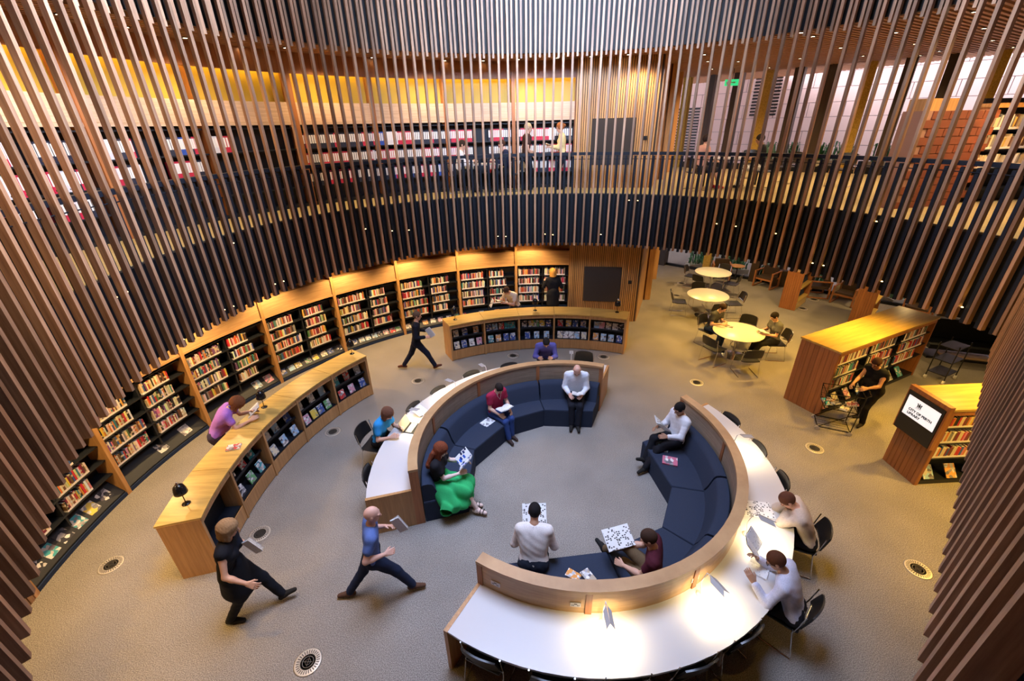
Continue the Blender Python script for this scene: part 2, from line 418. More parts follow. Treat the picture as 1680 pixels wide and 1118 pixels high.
# timber columns in line with the return
for i, (x, y) in enumerate(((5.0, 14.9), (5.95, 17.2))):
    T = Matrix.Translation((x, y, 0))
    struct('trim_%d' % (i + 1), MB().box(-.10, .10, -.14, .14, 0, 2.84, T).box(-.10, .10, -.14, .14, ZG, ZU + .1, T), M['oakv'])
# ------------------------------------------------------------------ window wall and outside
def wline(s):  # arc-length along window line
    P = [Vector((*p, 0)) for p in WL]
    for a, b_ in zip(P, P[1:]):
        d = (b_ - a).length
        if s <= d: u = (b_ - a).normalized(); return a + u * s, u
        s -= d
    u = (P[-1] - P[-2]).normalized(); return P[-1] + u * s, u
for lvl, (z0, z1) in enumerate(((0, 2.85), (ZG, ZU + .12))):
    s = 0.0; k = 1
    big = MB()
    while s < 16.6:
        p, u = wline(s); a = math.atan2(u.y, u.x); T = Matrix.Translation(p) @ Matrix.Rotation(a, 4, 'Z')
        gw = 1.62 if lvl == 0 else .66
        wn = struct('window_%d' % (k + 20 * lvl), MB().box(.0, gw, -.012, .012, z0 + .05, z1, T), M['glass'])
        fr = MB().box(0.0, gw, -.06, .06, z0, z0 + (.10 if lvl == 0 else .22), T).box(0.0, gw, -.04, .04, z1 - .1, z1, T)
        fr.build('window_frame', M['black'], wn)
        MB().box(-.28, 0.0, -.26 if k % 3 else -.12, .12, z0, z1, T).build('mullion', M['mullion'] if k % 3 else M['goldlit'], wn)  # every third column has its golden light painted in
        s += gw + .28; k += 1
# precast wall outside: blocks with recessed joints, joined into one part (far behind glass)
p, u = wline(0); 
o1 = Vector((WL[0][0], WL[0][1], 0)) ; u1 = (Vector((*WL[3], 0)) - o1).normalized(); n1 = Vector((-u1.y, u1.x, 0)); n1 = n1 if n1.y > 0 else -n1
base = o1 + n1 * 3.2 - u1 * 6; a = math.atan2(u1.y, u1.x); T = Matrix.Translation(base) @ Matrix.Rotation(a, 4, 'Z')
bw = struct('wall_outside', MB().box(0, 30, .03, .3, -1, 14, T), M['joint'])
mb = MB()
for i in range(24):
    for j in range(24):
        x = .02 + i * 1.2 + (.6 if j % 2 else 0); z = -.6 + j * .5
        mb.box(x, x + 1.18, 0, .04, z, z + .484, T)
o = mb.build('block', M['pinkwall'], bw); o['kind'] = 'stuff'
# louvred vents in it
for j, (s0, z0, hh) in enumerate(((6.2, 4.4, 2.1), (9.3, 6.0, 1.6), (5.2, .5, 1.2), (7.6, .5, 1.2))):
    mb = MB()
    for k in range(int(hh / .12)): mb.box(s0, s0 + 1.0, -.02, .0, z0 + k * .12, z0 + k * .12 + .06, T)
    o = mb.build('louvre', M['plastic'], bw); o['kind'] = 'stuff'
dq = (n1 * .75 - Vector((0, 0, .66))).to_track_quat('-Z', 'X').to_euler()
light('daylight_outside', 'AREA', tuple(base + u1 * 14 - n1 * 2.9 + Vector((0, 0, 11.6))), 3600, (1, .93, .95), size=2.2, sizey=26, rot=dq)
struct('floor', MB().box(0, 30, -3.1, .0, -.3, -.02, T), M['stone'])
# ------------------------------------------------------------------ batten curtain round the void
cur = root('batten_curtain', (CX, CY, ZT), 'tall curtain of spaced timber battens ringing the whole atrium void', 'screen')
ML = Vector((CX, CY, ZT))
me = MB().box(-.025, .025, -.040, .040, 0, 11.0 - ZT).mesh('batten', M['batten'])
fin = MB().box(-.026, .026, -.02, .075, 0, ZR - .06 - ZT).mesh('fin', M['blackb'])
ufin = MB().box(-.024, .024, -.02, .05, 0, 11.0 - ZU + .1).mesh('upper_batten', M['batten'])
DA = 1.95; angs = [236 - DA * i for i in range(124)]
def radial(a, dr, z): x, y = pol(cr(a) + dr, a); return (x - ML.x, y - ML.y, z - ML.z)
for i, a in enumerate(angs):
    put('batten', me, cur, radial(a, 0, ZT + RND.uniform(-.012, .012)), math.radians(a - 90))
    h = a - DA / 2
    put('fin', fin, cur, radial(h, .055, ZT - .03), math.radians(h - 90))
    put('upper_batten', ufin, cur, radial(h, .06, ZU - .1 + RND.uniform(-.01, .01)), math.radians(h - 90))
mb = MB(); n = 96; vs = []; fs = []
for i in range(n + 1):
    a = 238 - 244 * i / n
    for dr, z in ((.04, ZR - .07), (.15, ZR - .07), (.15, ZR), (.04, ZR)):
        x, y = pol(cr(a) + dr, a); vs.append((x, y, z))
for i in range(n):
    for k in range(4): q = 4 * i + k; p = 4 * i + (k + 1) % 4; fs.append((q, p, p + 4, q + 4))
mb.add(vs, fs); hr = mb.build('handrail', M['blackb'], org=(0, 0, 0)); tag(hr, 'black handrail curving round the gallery edge behind the battens', 'handrail')
o = MB(); o.tube([(*pol(cr(a) + .03, a), ZR - .16) for a in range(236, -6, -3)], .008, 5); o.build('clip_rod', M['blackb'], hr)
# straight batten wall on the camera's right
bwall = root('batten_wall', (RA.x, RA.y, ZT), 'straight wall of close-set timber battens at the right-hand edge of the atrium', 'screen')
L = (RB - RA).length; a = math.atan2(RU.y, RU.x); nb = int(L / .215)
fin2 = MB().box(-.036, .036, -.02, .05, 0, 8.2).mesh('fin', M['black'])
me2 = MB().box(-.034, .034, -.065, .065, 0, 8.2).mesh('batten', M['batten'])
for i in range(nb + 1):
    p = RU * (.215 * i)
    put('batten', me2, bwall, (p.x, p.y, 0), a)
    q = RU * (.215 * i + .1075) + RN * .05
    put('fin', fin2, bwall, (q.x, q.y, -.03), a)
T = Matrix.Translation(RA) @ Matrix.Rotation(a, 4, 'Z')
MB().box(-.5, L + .05, -.16, -.10, ZT + .02, 11, T).build('backing', M['black'], bwall, org=(RA.x, RA.y, ZT))
# small lamps clipped low between the battens
FX = [(165.0, 2.93), (163.2, 2.91), (175.4, 2.86), (182.7, 3.88), (181.0, 3.88), (158.6, 3.97), (153.2, 2.97), (151.1, 2.96), (131.0, 3.65), (126.5, 3.5), (121.9, 3.46), (100.9, 3.05), (99.0, 3.03), (88.2, 3.05), (86.4, 3.03), (75.6, 3.05), (69.1, 3.97), (67.2, 3.97), (50.3, 3.54), (45.1, 3.53), (37.8, 3.49), (30.5, 3.01), (28.6, 3.01), (23.2, 4.03), (18.1, 2.99), (6.5, 2.98)]
lamp_me = MB().lathe([(.012, 0), (.02, .01), (.02, .035)], 8).mesh('lamp_body', M['lampblack'])
bulb_me = MB().lathe([(.0, .052), (.014, .045), (.017, .036), (.0, .035)], 8).mesh('bulb', M['glow2'])
LN = ['first', 'second', 'third', 'fourth', 'fifth', 'sixth', 'seventh', 'eighth', 'ninth', 'tenth'] + ['%dth' % k for k in range(11, 60)]; LN[20] = '21st'; LN[21] = '22nd'; LN[22] = '23rd'
FX.sort(reverse=True)
for i, (a_, z_) in enumerate(FX):
    k = round((236 - a_) / DA - .5); h = 236 - DA * (k + .5) + .42
    x, y = pol(cr(h) - .002, h)
    o = root('batten_lamp', (x, y, z_), LN[i] + ' from the left of the tiny glowing lamps between the battens', 'lamp', 'tiny lamps between the battens')
    put('lamp_body', lamp_me, o); put('bulb', bulb_me, o)
    light('batten_glow', 'SPOT', (*pol(cr(h) - .01, h), z_ + .06), 7, (1, .60, .12), size=.015, rot=(PI, 0, 0), spot=34, blend=1)

# ------------------------------------------------------------------ books
def book_mesh(w_, d, h):
    """cover boards and spine standing proud of the page block; spine faces -y"""
    t = .12 * w_
    mb = MB()
    mb.box(-w_ / 2, w_ / 2, 0, t + .001, 0, h); mb.box(-w_ / 2, -w_ / 2 + t, 0, d, 0, h); mb.box(w_ / 2 - t, w_ / 2, 0, d, 0, h)
    mb.box(-w_ / 2 + t, w_ / 2 - t, t, d - .004, .003, h - .005, mi=1)
    return mb
BK = [book_mesh(w_, .15, h).mesh('book', [M['book'], M['paper']]) for w_, h in ((.020, .19), (.026, .20), (.032, .22), (.038, .225), (.024, .24))]
BW = [.020, .026, .032, .038, .024]
BKT = []
for w_, h in ((.020, .19), (.026, .20), (.032, .22), (.038, .225), (.024, .24)): BKT.append((w_, h))
COLS = dict(white=(.78, .74, .70), cream=(.66, .55, .38), red=(.50, .03, .04), black=(.02, .02, .025), brown=(.16, .07, .035), orange=(.62, .20, .04), yellow=(.65, .45, .08),
            blue=(.05, .11, .33), teal=(.04, .24, .28), purple=(.20, .08, .26), pink=(.62, .22, .34), grey=(.25, .24, .24), maroon=(.22, .02, .05), green=(.08, .20, .08))
CW = ['white'] * 5 + ['cream'] * 4 + ['red'] * 3 + ['black'] * 4 + ['brown'] * 4 + ['orange'] * 2 + ['yellow', 'blue', 'blue', 'teal', 'purple', 'pink', 'grey', 'grey', 'maroon', 'maroon', 'green']
def tint_book(mb, T, w_, d, h, c):
    mb.box(-w_ / 2, w_ / 2, 0, d, h * .18, h, T, c=c); mb.box(-w_ / 2, w_ / 2, -.001, d, 0, h * .18, T, c=(.85, .80, .80))
    mb.box(-w_ / 2 + .003, w_ / 2 - .003, .006, d - .004, h, h + .0005, T, c=(.8, .78, .7))

BAYS = [192.4, 178.5, 164.4, 150.3, 136.3, 122.6, 108.8, 95.2, 82.6]
BAYN = ['bay by the slatted plinth', 'second bay from the plinth', 'bay behind woman in purple', 'fourth bookcase bay', 'fifth bookcase bay', 'bay behind walking suited man', 'bay behind white-shirted reader', 'bay beside slatted wall']
ROWZ = [1.42, 1.12, .82, .52]; ROWN = ['top', 'second', 'third', 'lowest']
ORD = ['first', 'second', 'third', 'fourth', 'fifth', 'sixth', 'seventh', 'eighth', 'ninth', 'tenth'] + ['%dth' % k for k in range(11, 60)]
RF = 7.90
def far_stuff(): return MB()
low_far = MB(); up_far = MB(); n_ind = [0]; MAXB = 296
rows = []
for b in range(8):
    a_hi, a_lo = BAYS[b], BAYS[b + 1]
    x0, y0 = pol(RF, (a_hi + a_lo) / 2)
    bc = root('bookcase', (x0, y0, 0), 'curved timber bookcase with black shelves, ' + BAYN[b], 'bookcase', 'curved ground floor bookcase bays')
    og = (x0, y0, 0); n = 8
    mb = MB(); mb.arc(RF - .03, RF + .33, a_hi - .28, a_hi + .28, 0, 2.45, 2); mb.build('upright', M['oakv'], bc, org=og)
    if b == 7:
        mb = MB(); mb.arc(RF - .03, RF + .33, a_lo - .2, a_lo + .25, 0, 2.45, 2); mb.build('upright', M['oakv'], bc, org=og)
    MB().arc(RF + .30, RF + .33, a_lo, a_hi, 0, 1.8, n).build('back_panel', M['shelfblack'], bc, org=og)
    MB().arc(RF + .0, RF + .05, a_lo, a_hi, 1.80, 2.24, n).build('fascia', M['oakr'], bc, org=og)
    MB().arc(RF - .015, RF + .05, a_lo, a_hi, 1.78, 1.83, n).build('fascia_trim', M['oakr'], bc, org=og)
    MB().arc(RF + .05, RF + .33, a_lo, a_hi, 2.20, 2.24, n).build('top_board', M['oakr'], bc, org=og)
    MB().arc(RF + .28, RF + .33, a_lo, a_hi, 2.24, 2.84, n).build('recess_board', M['slat'], bc, org=og)
    MB().arc(RF - .02, RF + .30, a_lo, a_hi, 0, .07, n).build('plinth', M['navy'], bc, org=og)
    for z in ROWZ + [1.72]:
        MB().arc(RF + .04, RF + .30, a_lo + .3, a_hi - .3, z - .022, z, n).build('shelf', M['shelfblack'], bc, org=og)
    MB().arc(RF + .0, RF + .25, a_lo + .3, a_hi - .3, .07, .10, n, z0b=.07, z1b=.34).build('display_shelf', M['shelfblack'], bc, org=og)
    mid = (a_hi + a_lo) / 2
    mb = MB(); mb.arc(RF + .06, RF + .30, mid - .12, mid + .12, .3, 1.72, 2); mb.build('divider', M['shelfblack'], bc, org=og)
    W = math.radians(a_hi - a_lo) * RF
    # two stacks per bay
    for si, (f0, f1) in enumerate(((.05, .46), (.535, .84))):
        for ri, z in enumerate(ROWZ):
            e = f0 + (f1 - f0) * RND.uniform(.72, 1.0) if b != 7 else f0 + .38
            rows.append((b, si, ri, z, a_hi - (a_hi - a_lo) * f0, a_hi - (a_hi - a_lo) * e))
def put_row(b, si, ri, z, a0, a1, indiv):
    a = a0; k = 0
    # white label strip along the shelf edge below the books
    while a > a1:
        j = RND.choice((0, 1, 1, 2, 2, 3, 4)); w_, h = BKT[j]; c = RND.choice(CW)
        da = math.degrees((w_ + .0015) / RF); am = a - da / 2; a -= da
        cc = tuple(min(1, max(0, v * RND.uniform(.75, 1.25))) for v in COLS[c])
        x, y = pol(RF + .055, am); hs = RND.uniform(.9, 1.06)
        if indiv and n_ind[0] < MAXB:
            n_ind[0] += 1
            o = put('book', BK[j], None, (x, y, z), math.radians(am - 90), (1, 1, hs), cc)
            tag(o, '%s book, %s from left, %s shelf, %s stack, %s' % (c, ORD[k], ROWN[ri], ('left', 'right')[si], BAYN[b]), 'book', 'spine-out books in the curved bookcases')
        else:
            T = Matrix.Translation((x, y, z)) @ Matrix.Rotation(math.radians(am - 90), 4, 'Z')
            tint_book(low_far, T, w_, .15, h * hs, cc)
        k += 1
# nearest in view first
order = [r for r in rows if r[0] == 1] + [r for r in rows if r[0] == 0 and r[2] >= 2] + [r for r in rows if r[0] > 1] + [r for r in rows if r[0] == 0 and r[2] < 2]
for r in order: put_row(*r, True)
o = low_far.build('packed_books', M['tint']); tag(o, 'rows of small white-labelled books filling the farther curved bookcases', 'books', kind='stuff')

# face-out covers
CVM = {}
def cover_mesh(w_, h, t=.012):
    key = (w_, h, t)
    if key not in CVM:
        mb = MB(); mb.box(-w_ / 2, w_ / 2, 0, .002, 0, h); mb.box(-w_ / 2, w_ / 2, t - .002, t, 0, h); mb.box(-w_ / 2, -w_ / 2 + .002, .002, t - .002, 0, h)
        mb.box(-w_ / 2 + .002, w_ / 2 - .003, .002, t - .002, .003, h - .003, mi=1); CVM[key] = mb.mesh('cover', [M['cover'], M['paper']])
    return CVM[key]
def face_book(name, x, y, z, face_deg, tilt, c, label, group, w_=.15, h=.21, t=.014, cat='book'):
    """front cover looks along face_deg (world angle) and leans back by tilt degrees"""
    o = put(name, cover_mesh(w_, h, t), None, (x, y, z), None, None, c)
    o.rotation_euler = (Matrix.Rotation(math.radians(face_deg + 90), 4, 'Z') @ Matrix.Rotation(math.radians(-tilt), 4, 'X')).to_euler()
    return tag(o, label, cat, group)
FC = [('pale blue', (.35, .55, .75)), ('orange', (.75, .35, .10)), ('cream', (.8, .7, .5)), ('red', (.6, .05, .05)), ('dark blue', (.05, .10, .35)), ('green', (.15, .40, .15)), ('yellow', (.8, .6, .1)), ('white', (.8, .8, .78)), ('teal', (.05, .35, .4)), ('black', (.03, .03, .04)), ('pink', (.75, .35, .45))]
POSN = ['first', 'second', 'third', 'fourth', 'fifth', 'sixth', 'seventh', 'eighth', 'ninth']
for b in range(8):
    a_hi, a_lo = BAYS[b], BAYS[b + 1]
    cnt = {0: 6, 1: 2, 2: 2, 3: 8, 4: 9, 5: 7, 6: 4, 7: 3}[b]
    for k in range(cnt):
        if b == 0: f = .16 + .14 * k
        elif b in (1,): f = (.50, .78)[k]
        elif b == 2: f = (.72, .88)[k]
        else: f = .08 + .84 * (k + RND.uniform(-.15, .15)) / max(cnt - 1, 1)
        am = a_hi - (a_hi - a_lo) * f; cn, c = RND.choice(FC); x, y = pol(RF + .02, am)
        big = b <= 2
        face_book('display_book', x, y, .115, am + 180, 42, c, '%s book lying face up, %s from left, %s' % (cn, POSN[k], BAYN[b]), 'face-out books on the bottom display shelves', .20 if big else .165, .25 if big else .20)

# ------------------------------------------------------------------ curved magazine counters
def counter(a_hi, r0, r1, label, side, empty_first, lampspots, H=1.08):
    x0, y0 = pol((r0 + r1) / 2, a_hi - 26); og = (x0, y0, 0)
    rt = root('magazine_counter', og, label, 'counter', 'curved magazine counters')
    step = 10.35
    # end panels
    for k in range(6):
        a = a_hi - step * k; wd = .30 if k in (0, 5) else .22
        if k in (0, 5):
            sgn = -1 if k == 0 else 1
            MB().arc(r0, r1, min(a, a + sgn * .55), max(a, a + sgn * .55), 0.0, H - .03, 2).build('end_panel', M['oakv'], rt, org=og)
        else: MB().arc(r0 - .012, r1, a - wd, a + wd, 0, H - .03, 2).build('upright', M['oakv'], rt, org=og)
    for k in range(5):
        h, l = a_hi - step * k, a_hi - step * (k + 1)
        lo_, hi_ = l + .25, h - .25
        MB().arc(r0 - .02, r1 + .02, l + .04 - (.5 if k == 4 else 0) * 0, h - .04, H - .03, H, 6).build('top', M['oak'], rt, org=og)
        MB().arc(r0 + .0, r0 + .03, lo_, hi_, .02, .30, 6).build('kick_panel', M['oakv'], rt, org=og)
        MB().arc(r0 + .0, r0 + .03, lo_, hi_, .955, H - .03, 6).build('header', M['oakv'], rt, org=og)
        MB().arc(r1 - .03, r1 - .005, lo_, hi_, .0, H - .03, 6).build('back_panel', M['oakv'], rt, org=og)
        MB().arc(r0 + .27, r0 + .29, lo_, hi_, .28, .97, 6).build('inner_back', M['shelfblack'], rt, org=og)
        MB().arc(r0 + .01, r0 + .28, lo_, hi_, .28, .30, 6).build('shelf', M['shelfblack'], rt, org=og)
        if not (empty_first and k == 0):
            MB().arc(r0 + .13, r0 + .28, lo_, hi_, .60, .62, 6).build('shelf', M['shelfblack'], rt, org=og)
            MB().arc(r0 + .12, r0 + .13, lo_, hi_, .60, .65, 6).build('lip', M['shelfblack'], rt, org=og)
            for ri in range(2):
                n = RND.choice((3, 4, 4, 5)) if side == 'far' else RND.choice((3, 3, 4))
                for q in range(n):
                    f = .13 + .76 * (q + .3 + RND.uniform(-.12, .12)) / max(n - .4, 1); am = h - step * f
                    cn, c = RND.choice(FC[:] + [FC[0], FC[7], FC[4], FC[8]] * 2)
                    z, rr = ((.625, r0 + .15), (.31, r0 + .06))[ri]
                    x, y = pol(rr, am)
                    face_book('magazine', x, y, z, am + 180, 16, c, '%s magazine, %s from left, %s row, %s bay of the %s counter' % (cn, POSN[q], ('upper', 'lower')[ri], POSN[k], side), 'magazines facing out in the %s counter' % side, .15, .20, .02)
    return rt
counter(194.6, 5.42, 5.95, 'long curved oak magazine counter beside the woman in purple', 'near', True, None)
counter(117.9, 5.48, 6.02, 'curved oak magazine counter in front of the slatted wall and reader in white T-shirt', 'far', False, None)

def table_lamp(x, y, z, label, yaw=0):
    t = root('counter_lamp', (x, y, z), label, 'lamp', 'black domed lamps on the counters', yaw)
    MB().lathe([(0, 0), (.055, 0), (.055, .008), (.03, .016), (0, .018)], 20).build('base', M['lampblack'], t, 'all')
    MB().tube([(0, 0, .015), (0, 0, .16), (0, .0, .27)], .007, 8).build('stem', M['lampblack'], t, True)
    s = MB(); s.lathe([(.083, .205), (.086, .212), (.080, .27), (.066, .325), (.035, .355), (.018, .362)], 28)
    s.lathe([(.018, .360), (.034, .350), (.062, .32), (.076, .268), (.081, .21), (.083, .205)], 28)
    s.build('shade', M['lampblack'], t, True)
    MB().lathe([(.026, .358), (.028, .372), (.012, .385), (.008, .40), (0, .402)], 16).build('cap', M['chrome'], t, 'all')
    MB().lathe([(0, .250), (.022, .262), (.030, .285), (.02, .31), (0, .318)], 12).build('bulb', M['glow'], t, 'all')
    light('counter_lamp_light', 'SPOT', (x, y, z + .235), 34, (.95, .82, .16), size=.03, spot=150, blend=.5)
CL = [((-4.70, 4.50), 'black domed lamp on the near end of the long counter'), ((-4.78, 6.86), 'black domed lamp beside the woman in purple'), ((-3.78, 8.98), 'black domed lamp at the far end of the long counter'),
      ((-1.55, 10.85), 'black domed lamp at the left end of the far counter'), ((.68, 11.38), 'black domed lamp in the middle of the far counter'), ((2.96, 11.10), 'black domed lamp at the right end of the far counter by the pinboard')]
for (x, y), l in CL: table_lamp(x, y, 1.08, l)

# ------------------------------------------------------------------ ring desk with screen and sofas
RX, RY = .93, 5.66
def P2(r, a): return (RX + r * math.cos(math.radians(a)), RY + r * math.sin(math.radians(a)))
def ringdesk(name, a0, a1, label, rout, endbox):
    og = (*P2(2.9, (a0 + a1) / 2), 0); rt = root(name, og, label, 'desk', 'curved halves of the ring desk')
    n = max(8, int(abs(a1 - a0) / 4)); kw = dict(cx=RX, cy=RY)
    MB().arc(2.63, rout, a0 + .5, a1 - .5, .715, .745, n, **kw).build('worktop', M['white'], rt, org=og)
    MB().arc(rout - .06, rout - .02, a0 + .5, a1 - .5, .66, .715, n, **kw).build('edge_rail', M['chrome'] if False else M['plastic'], rt, org=og)
    # screen: posts, panels and cap
    MB().arc(2.50, 2.65, a0, a1, 1.11, 1.155, n, **kw).build('cap_rail', M['oakr'], rt, org=og)
    m = max(3, round(abs(a1 - a0) / 30)); st = (a1 - a0) / m
    for i in range(m + 1):
        a = a0 + st * i; w_ = .8
        lo_, hi_ = (a, a + 2 * w_) if i == 0 else ((a - 2 * w_, a) if i == m else (a - w_, a + w_))
        MB().arc(2.505, 2.645, lo_, hi_, 0, 1.11, 2, **kw).build('post', M['jarrah'], rt, org=og)
        if i < m:
            MB().arc(2.52, 2.54, a + w_, a + st - w_, 0.0, 1.11, 8, **kw).build('panel', M['greyoak'], rt, org=og)
            MB().arc(2.61, 2.63, a + w_, a + st - w_, 0.0, 1.11, 8, **kw).build('panel', M['oakr'], rt, org=og)
    for a, sg in ((a0, 1), (a1, -1)):
        lo_, hi_ = sorted((a, a + sg * .9))
        MB().arc(2.64, rout + .01, lo_, hi_, 0, .75, 2, **kw).build('end_panel', M['oakv'], rt, org=og)
    # dark modesty panel and slim legs
    for i in range(1, m):
        a = a0 + st * i
        x, y = P2(rout - .12, a); MB().tube([(x, y, 0), (x, y, .715)], .02, 8).build('leg', M['lampwhite'], rt, org=og)
    if endbox:
        lo_, hi_ = (a1 - 11, a1 - .9)
        MB().arc(2.65, rout - .02, lo_, hi_, 0.02, .712, 4, **kw).build('cupboard', M['oakv'], rt, org=og)
    return rt
deskR = ringdesk('ring_desk', -122.6, 26.5, 'curved white-topped desk with oak screen, half where the men in pale shirts sit', 3.29, False)
deskL = ringdesk('ring_desk', 66.5, 195.2, 'curved white-topped desk with oak screen, half where the woman in blue types', 3.33, True)

def sofa(verts, label, rback=2.49, seat=.43):
    """faceted modules: verts = angles of the corners along the front edge"""
    am = sum(verts) / len(verts); og = (*P2(2.1, am), 0)
    rt = root('curved_sofa', og, label, 'sofa', 'faceted dark blue sofas')
    for a, b_ in zip(verts, verts[1:]):
        g_ = .10 if a < b_ else -.10
        a_, c_ = a + g_, b_ - g_
        rf0 = RFRONT.get(a, 1.78); rf1 = RFRONT.get(b_, 1.78)
        F0, F1 = Vector((*P2(rf0, a_), 0)), Vector((*P2(rf1, c_), 0))
        def R(r, t): return Vector((*P2(r, a_ + (c_ - a_) * t), 0))
        nb_ = 4
        back = [R(rback, i / nb_) for i in range(nb_ + 1)]
        inn = [R(rback - .24, i / nb_) for i in range(nb_ + 1)]
        # seat block with soft top edge
        mb = MB(); bot = [F0, F1] + back[::-1]
        k = len(bot); cen = sum(bot, Vector()) / k
        def lay(s_, z): return [(cen + (p - cen) * s_) + Vector((0, 0, z)) for p in bot]
        ring_ = [lay(.995, 0.0), lay(1, .01), lay(1, seat - .03), lay(.992, seat - .01), lay(.975, seat)]
        vs = [tuple(p) for L_ in ring_ for p in L_]; fs = []
        for i in range(len(ring_) - 1):
            for j in range(k): fs.append((i * k + j, i * k + (j + 1) % k, (i + 1) * k + (j + 1) % k, (i + 1) * k + j))
        fs += [tuple(range(k))[::-1], tuple((len(ring_) - 1) * k + j for j in range(k))]
        mb.add(vs, fs); mb.build('seat', M['sofa'], rt, org=og)
        # backrest, leaning, rounded top
        prof = [(rback - .30, seat), (rback - .25, seat + .10), (rback - .19, .72), (rback - .16, .76), (rback - .10, .78), (rback - .02, .775), (rback, .75), (rback, seat)]
        mb = MB(); vs = []; n = 8
        for i in range(n + 1):
            t = i / n
            for r, z in prof: q = R(r, .012 + .976 * t); vs.append((q.x, q.y, z))
        m_ = len(prof); fs = [tuple(range(m_)), tuple(n * m_ + j for j in range(m_))[::-1]]
        for i in range(n):
            for j in range(m_): fs.append((i * m_ + j, (i + 1) * m_ + j, (i + 1) * m_ + (j + 1) % m_, i * m_ + (j + 1) % m_))
        mb.add(vs, fs); mb.build('backrest', M['sofa'], rt, True, org=og)
    return rt
RFRONT = {196.0: 1.78, 160.0: 1.78, 122.0: 1.80, 99.0: 1.83, 66.8: 1.87, 26.2: 1.66, -14.0: 1.70, -44.0: 1.72, -78.0: 1.62, -122.2: 2.05}
sofa([66.8, 99.0, 122.0, 160.0, 195.0], 'faceted dark blue sofa inside the ring, where the red-haired woman sits')
sofa([26.2, -14.0, -44.0, -78.0, -122.2], 'faceted charcoal blue sofa inside the ring, where the man in maroon sits')
# power outlets on the desk side of the screen
for i, (a, l) in enumerate(((-117, 'white power outlet nearest the desk end'), (-96, 'white power outlet beside the lamp at the bottom of the ring desk'), (-63, 'white power outlet beside the lamp by the man with glasses'), (-24, 'white power outlet behind the reading man in beige'))):
    x, y = P2(2.632, a); o = root('power_outlet', (x, y, .90), l, 'outlet', 'power outlets in the desk screen', math.radians(a + 90))
    MB().box(-.06, .06, -.008, .0, -.035, .035).build('plate', M['white'], o)
    s = MB()
    for dx in (-.03, .03):
        s.box(dx - .012, dx - .004, -.010, -.0079, -.018, .0); s.box(dx + .004, dx + .012, -.010, -.0079, -.018, .0)
    s.box(-.018, .018, -.010, -.0079, .008, .02); s.build('socket', M['ink'], o)
# slim desk lamps
def desk_lamp(x, y, adir, label, on=True):
    """adir: world angle the arm leans toward (outward over the desk)"""
    t = root('desk_lamp', (x, y, .745), label, 'lamp', 'slim white lamps on the ring desk', math.radians(adir - 90))
    MB().lathe([(0, 0), (.055, 0), (.055, .006), (0, .009)], 20).build('base', M['lampwhite'], t, 'all')
    MB().tube([(0, 0, .008), (0, -.03, .20), (0, .01, .40), (0, .05, .41)], .006, 8).build('stem', M['lampwhite'], t, True)
    s = MB(); L_ = .23; pr = [(.004, .0), (.045, .05), (.045, L_), (0, L_ - .045)]
    vs = []
    for sx in (-1, 1):
        for px, py in pr: vs.append((sx * px, .05 + py, .415 - abs(px) * .55 - py * .10)); 
        for px, py in pr: vs.append((sx * px, .05 + py, .409 - abs(px) * .55 - py * .10))
    fs = []
    for o_ in (0, 8): fs += [(o_, o_ + 1, o_ + 2, o_ + 3), (o_ + 7, o_ + 6, o_ + 5, o_ + 4)] + [(o_ + i, o_ + (i + 1) % 4, o_ + 4 + (i + 1) % 4, o_ + 4 + i) for i in range(4)]
    s.add(vs, fs); s.build('shade', M['lampgrey'], t)
    MB().tube([(.05, .0, .004), (.10, .03, .004), (.11, .10, .004), (.06, .15, .004)], .003, 5).build('cable', M['lampwhite'], t)
    if on:
        a = math.radians(adir); lx, ly = x + math.cos(a) * .17, y + math.sin(a) * .17
        light('desk_lamp_light', 'AREA', (lx, ly, .745 + .35), 6.5, (1, .80, .45), size=.20, shape='DISK').data.spread = math.radians(145)
DL = [(-89.5, 2.74, 'white desk lamp over the empty bottom stretch of the ring desk'), (-62.8, 2.74, 'white desk lamp beside the man in glasses'), (-36.1, 2.74, 'white desk lamp between the two men reading at the desk'), (-0.4, 2.76, 'white desk lamp by the empty chairs behind the right sofa'),
      (161, 2.76, 'white desk lamp beside the woman in blue'), (139, 2.80, 'white desk lamp on the left desk between two empty chairs'), (122, 2.84, 'white desk lamp at the upper left of the ring desk'), (82, 2.9, 'white desk lamp beside the man in purple shirt')]
for a, r, l in DL: x, y = P2(r, a); desk_lamp(x, y, a, l)
# ------------------------------------------------------------------ gallery level: bookcases with lit coves
ub_n = [0]
BCOL = [('black', (.02, .025, .05))] * 5 + [('red', (.55, .02, .06))] * 4 + [('blue', (.03, .09, .45))] + [('white', (.7, .7, .75))]
binder_me = {}
def binder_mesh():
    if not binder_me:
        mb = MB(); mb.box(-.026, .026, .001, .20, 0, .31); mb.box(-.019, .019, -.001, .0009, .10, .28, mi=1); mb.box(-.008, .008, -.002, .0005, .03, .05, mi=2)
        binder_me[0] = mb.mesh('binder', [M['binder_c'], M['paper'], M['chrome']])
    return binder_me[0]
m_, nt_, b_n = nmat('binder_cover'); oi_ = nt_.nodes.new('ShaderNodeObjectInfo'); nt_.links.new(oi_.outputs['Color'], b_n.inputs['Base Color']); b_n.inputs['Roughness'].default_value = .35
M['binder_c'] = m_
UBN = ['first gallery bay', 'second gallery bay', 'third gallery bay', 'fourth gallery bay', 'fifth gallery bay', 'sixth gallery bay', 'bay behind gallery readers', 'bay behind standing pair']
UB = [220.6, 206.5] + BAYS; UBN = ['leftmost gallery bay', 'second leftmost gallery bay'] + UBN
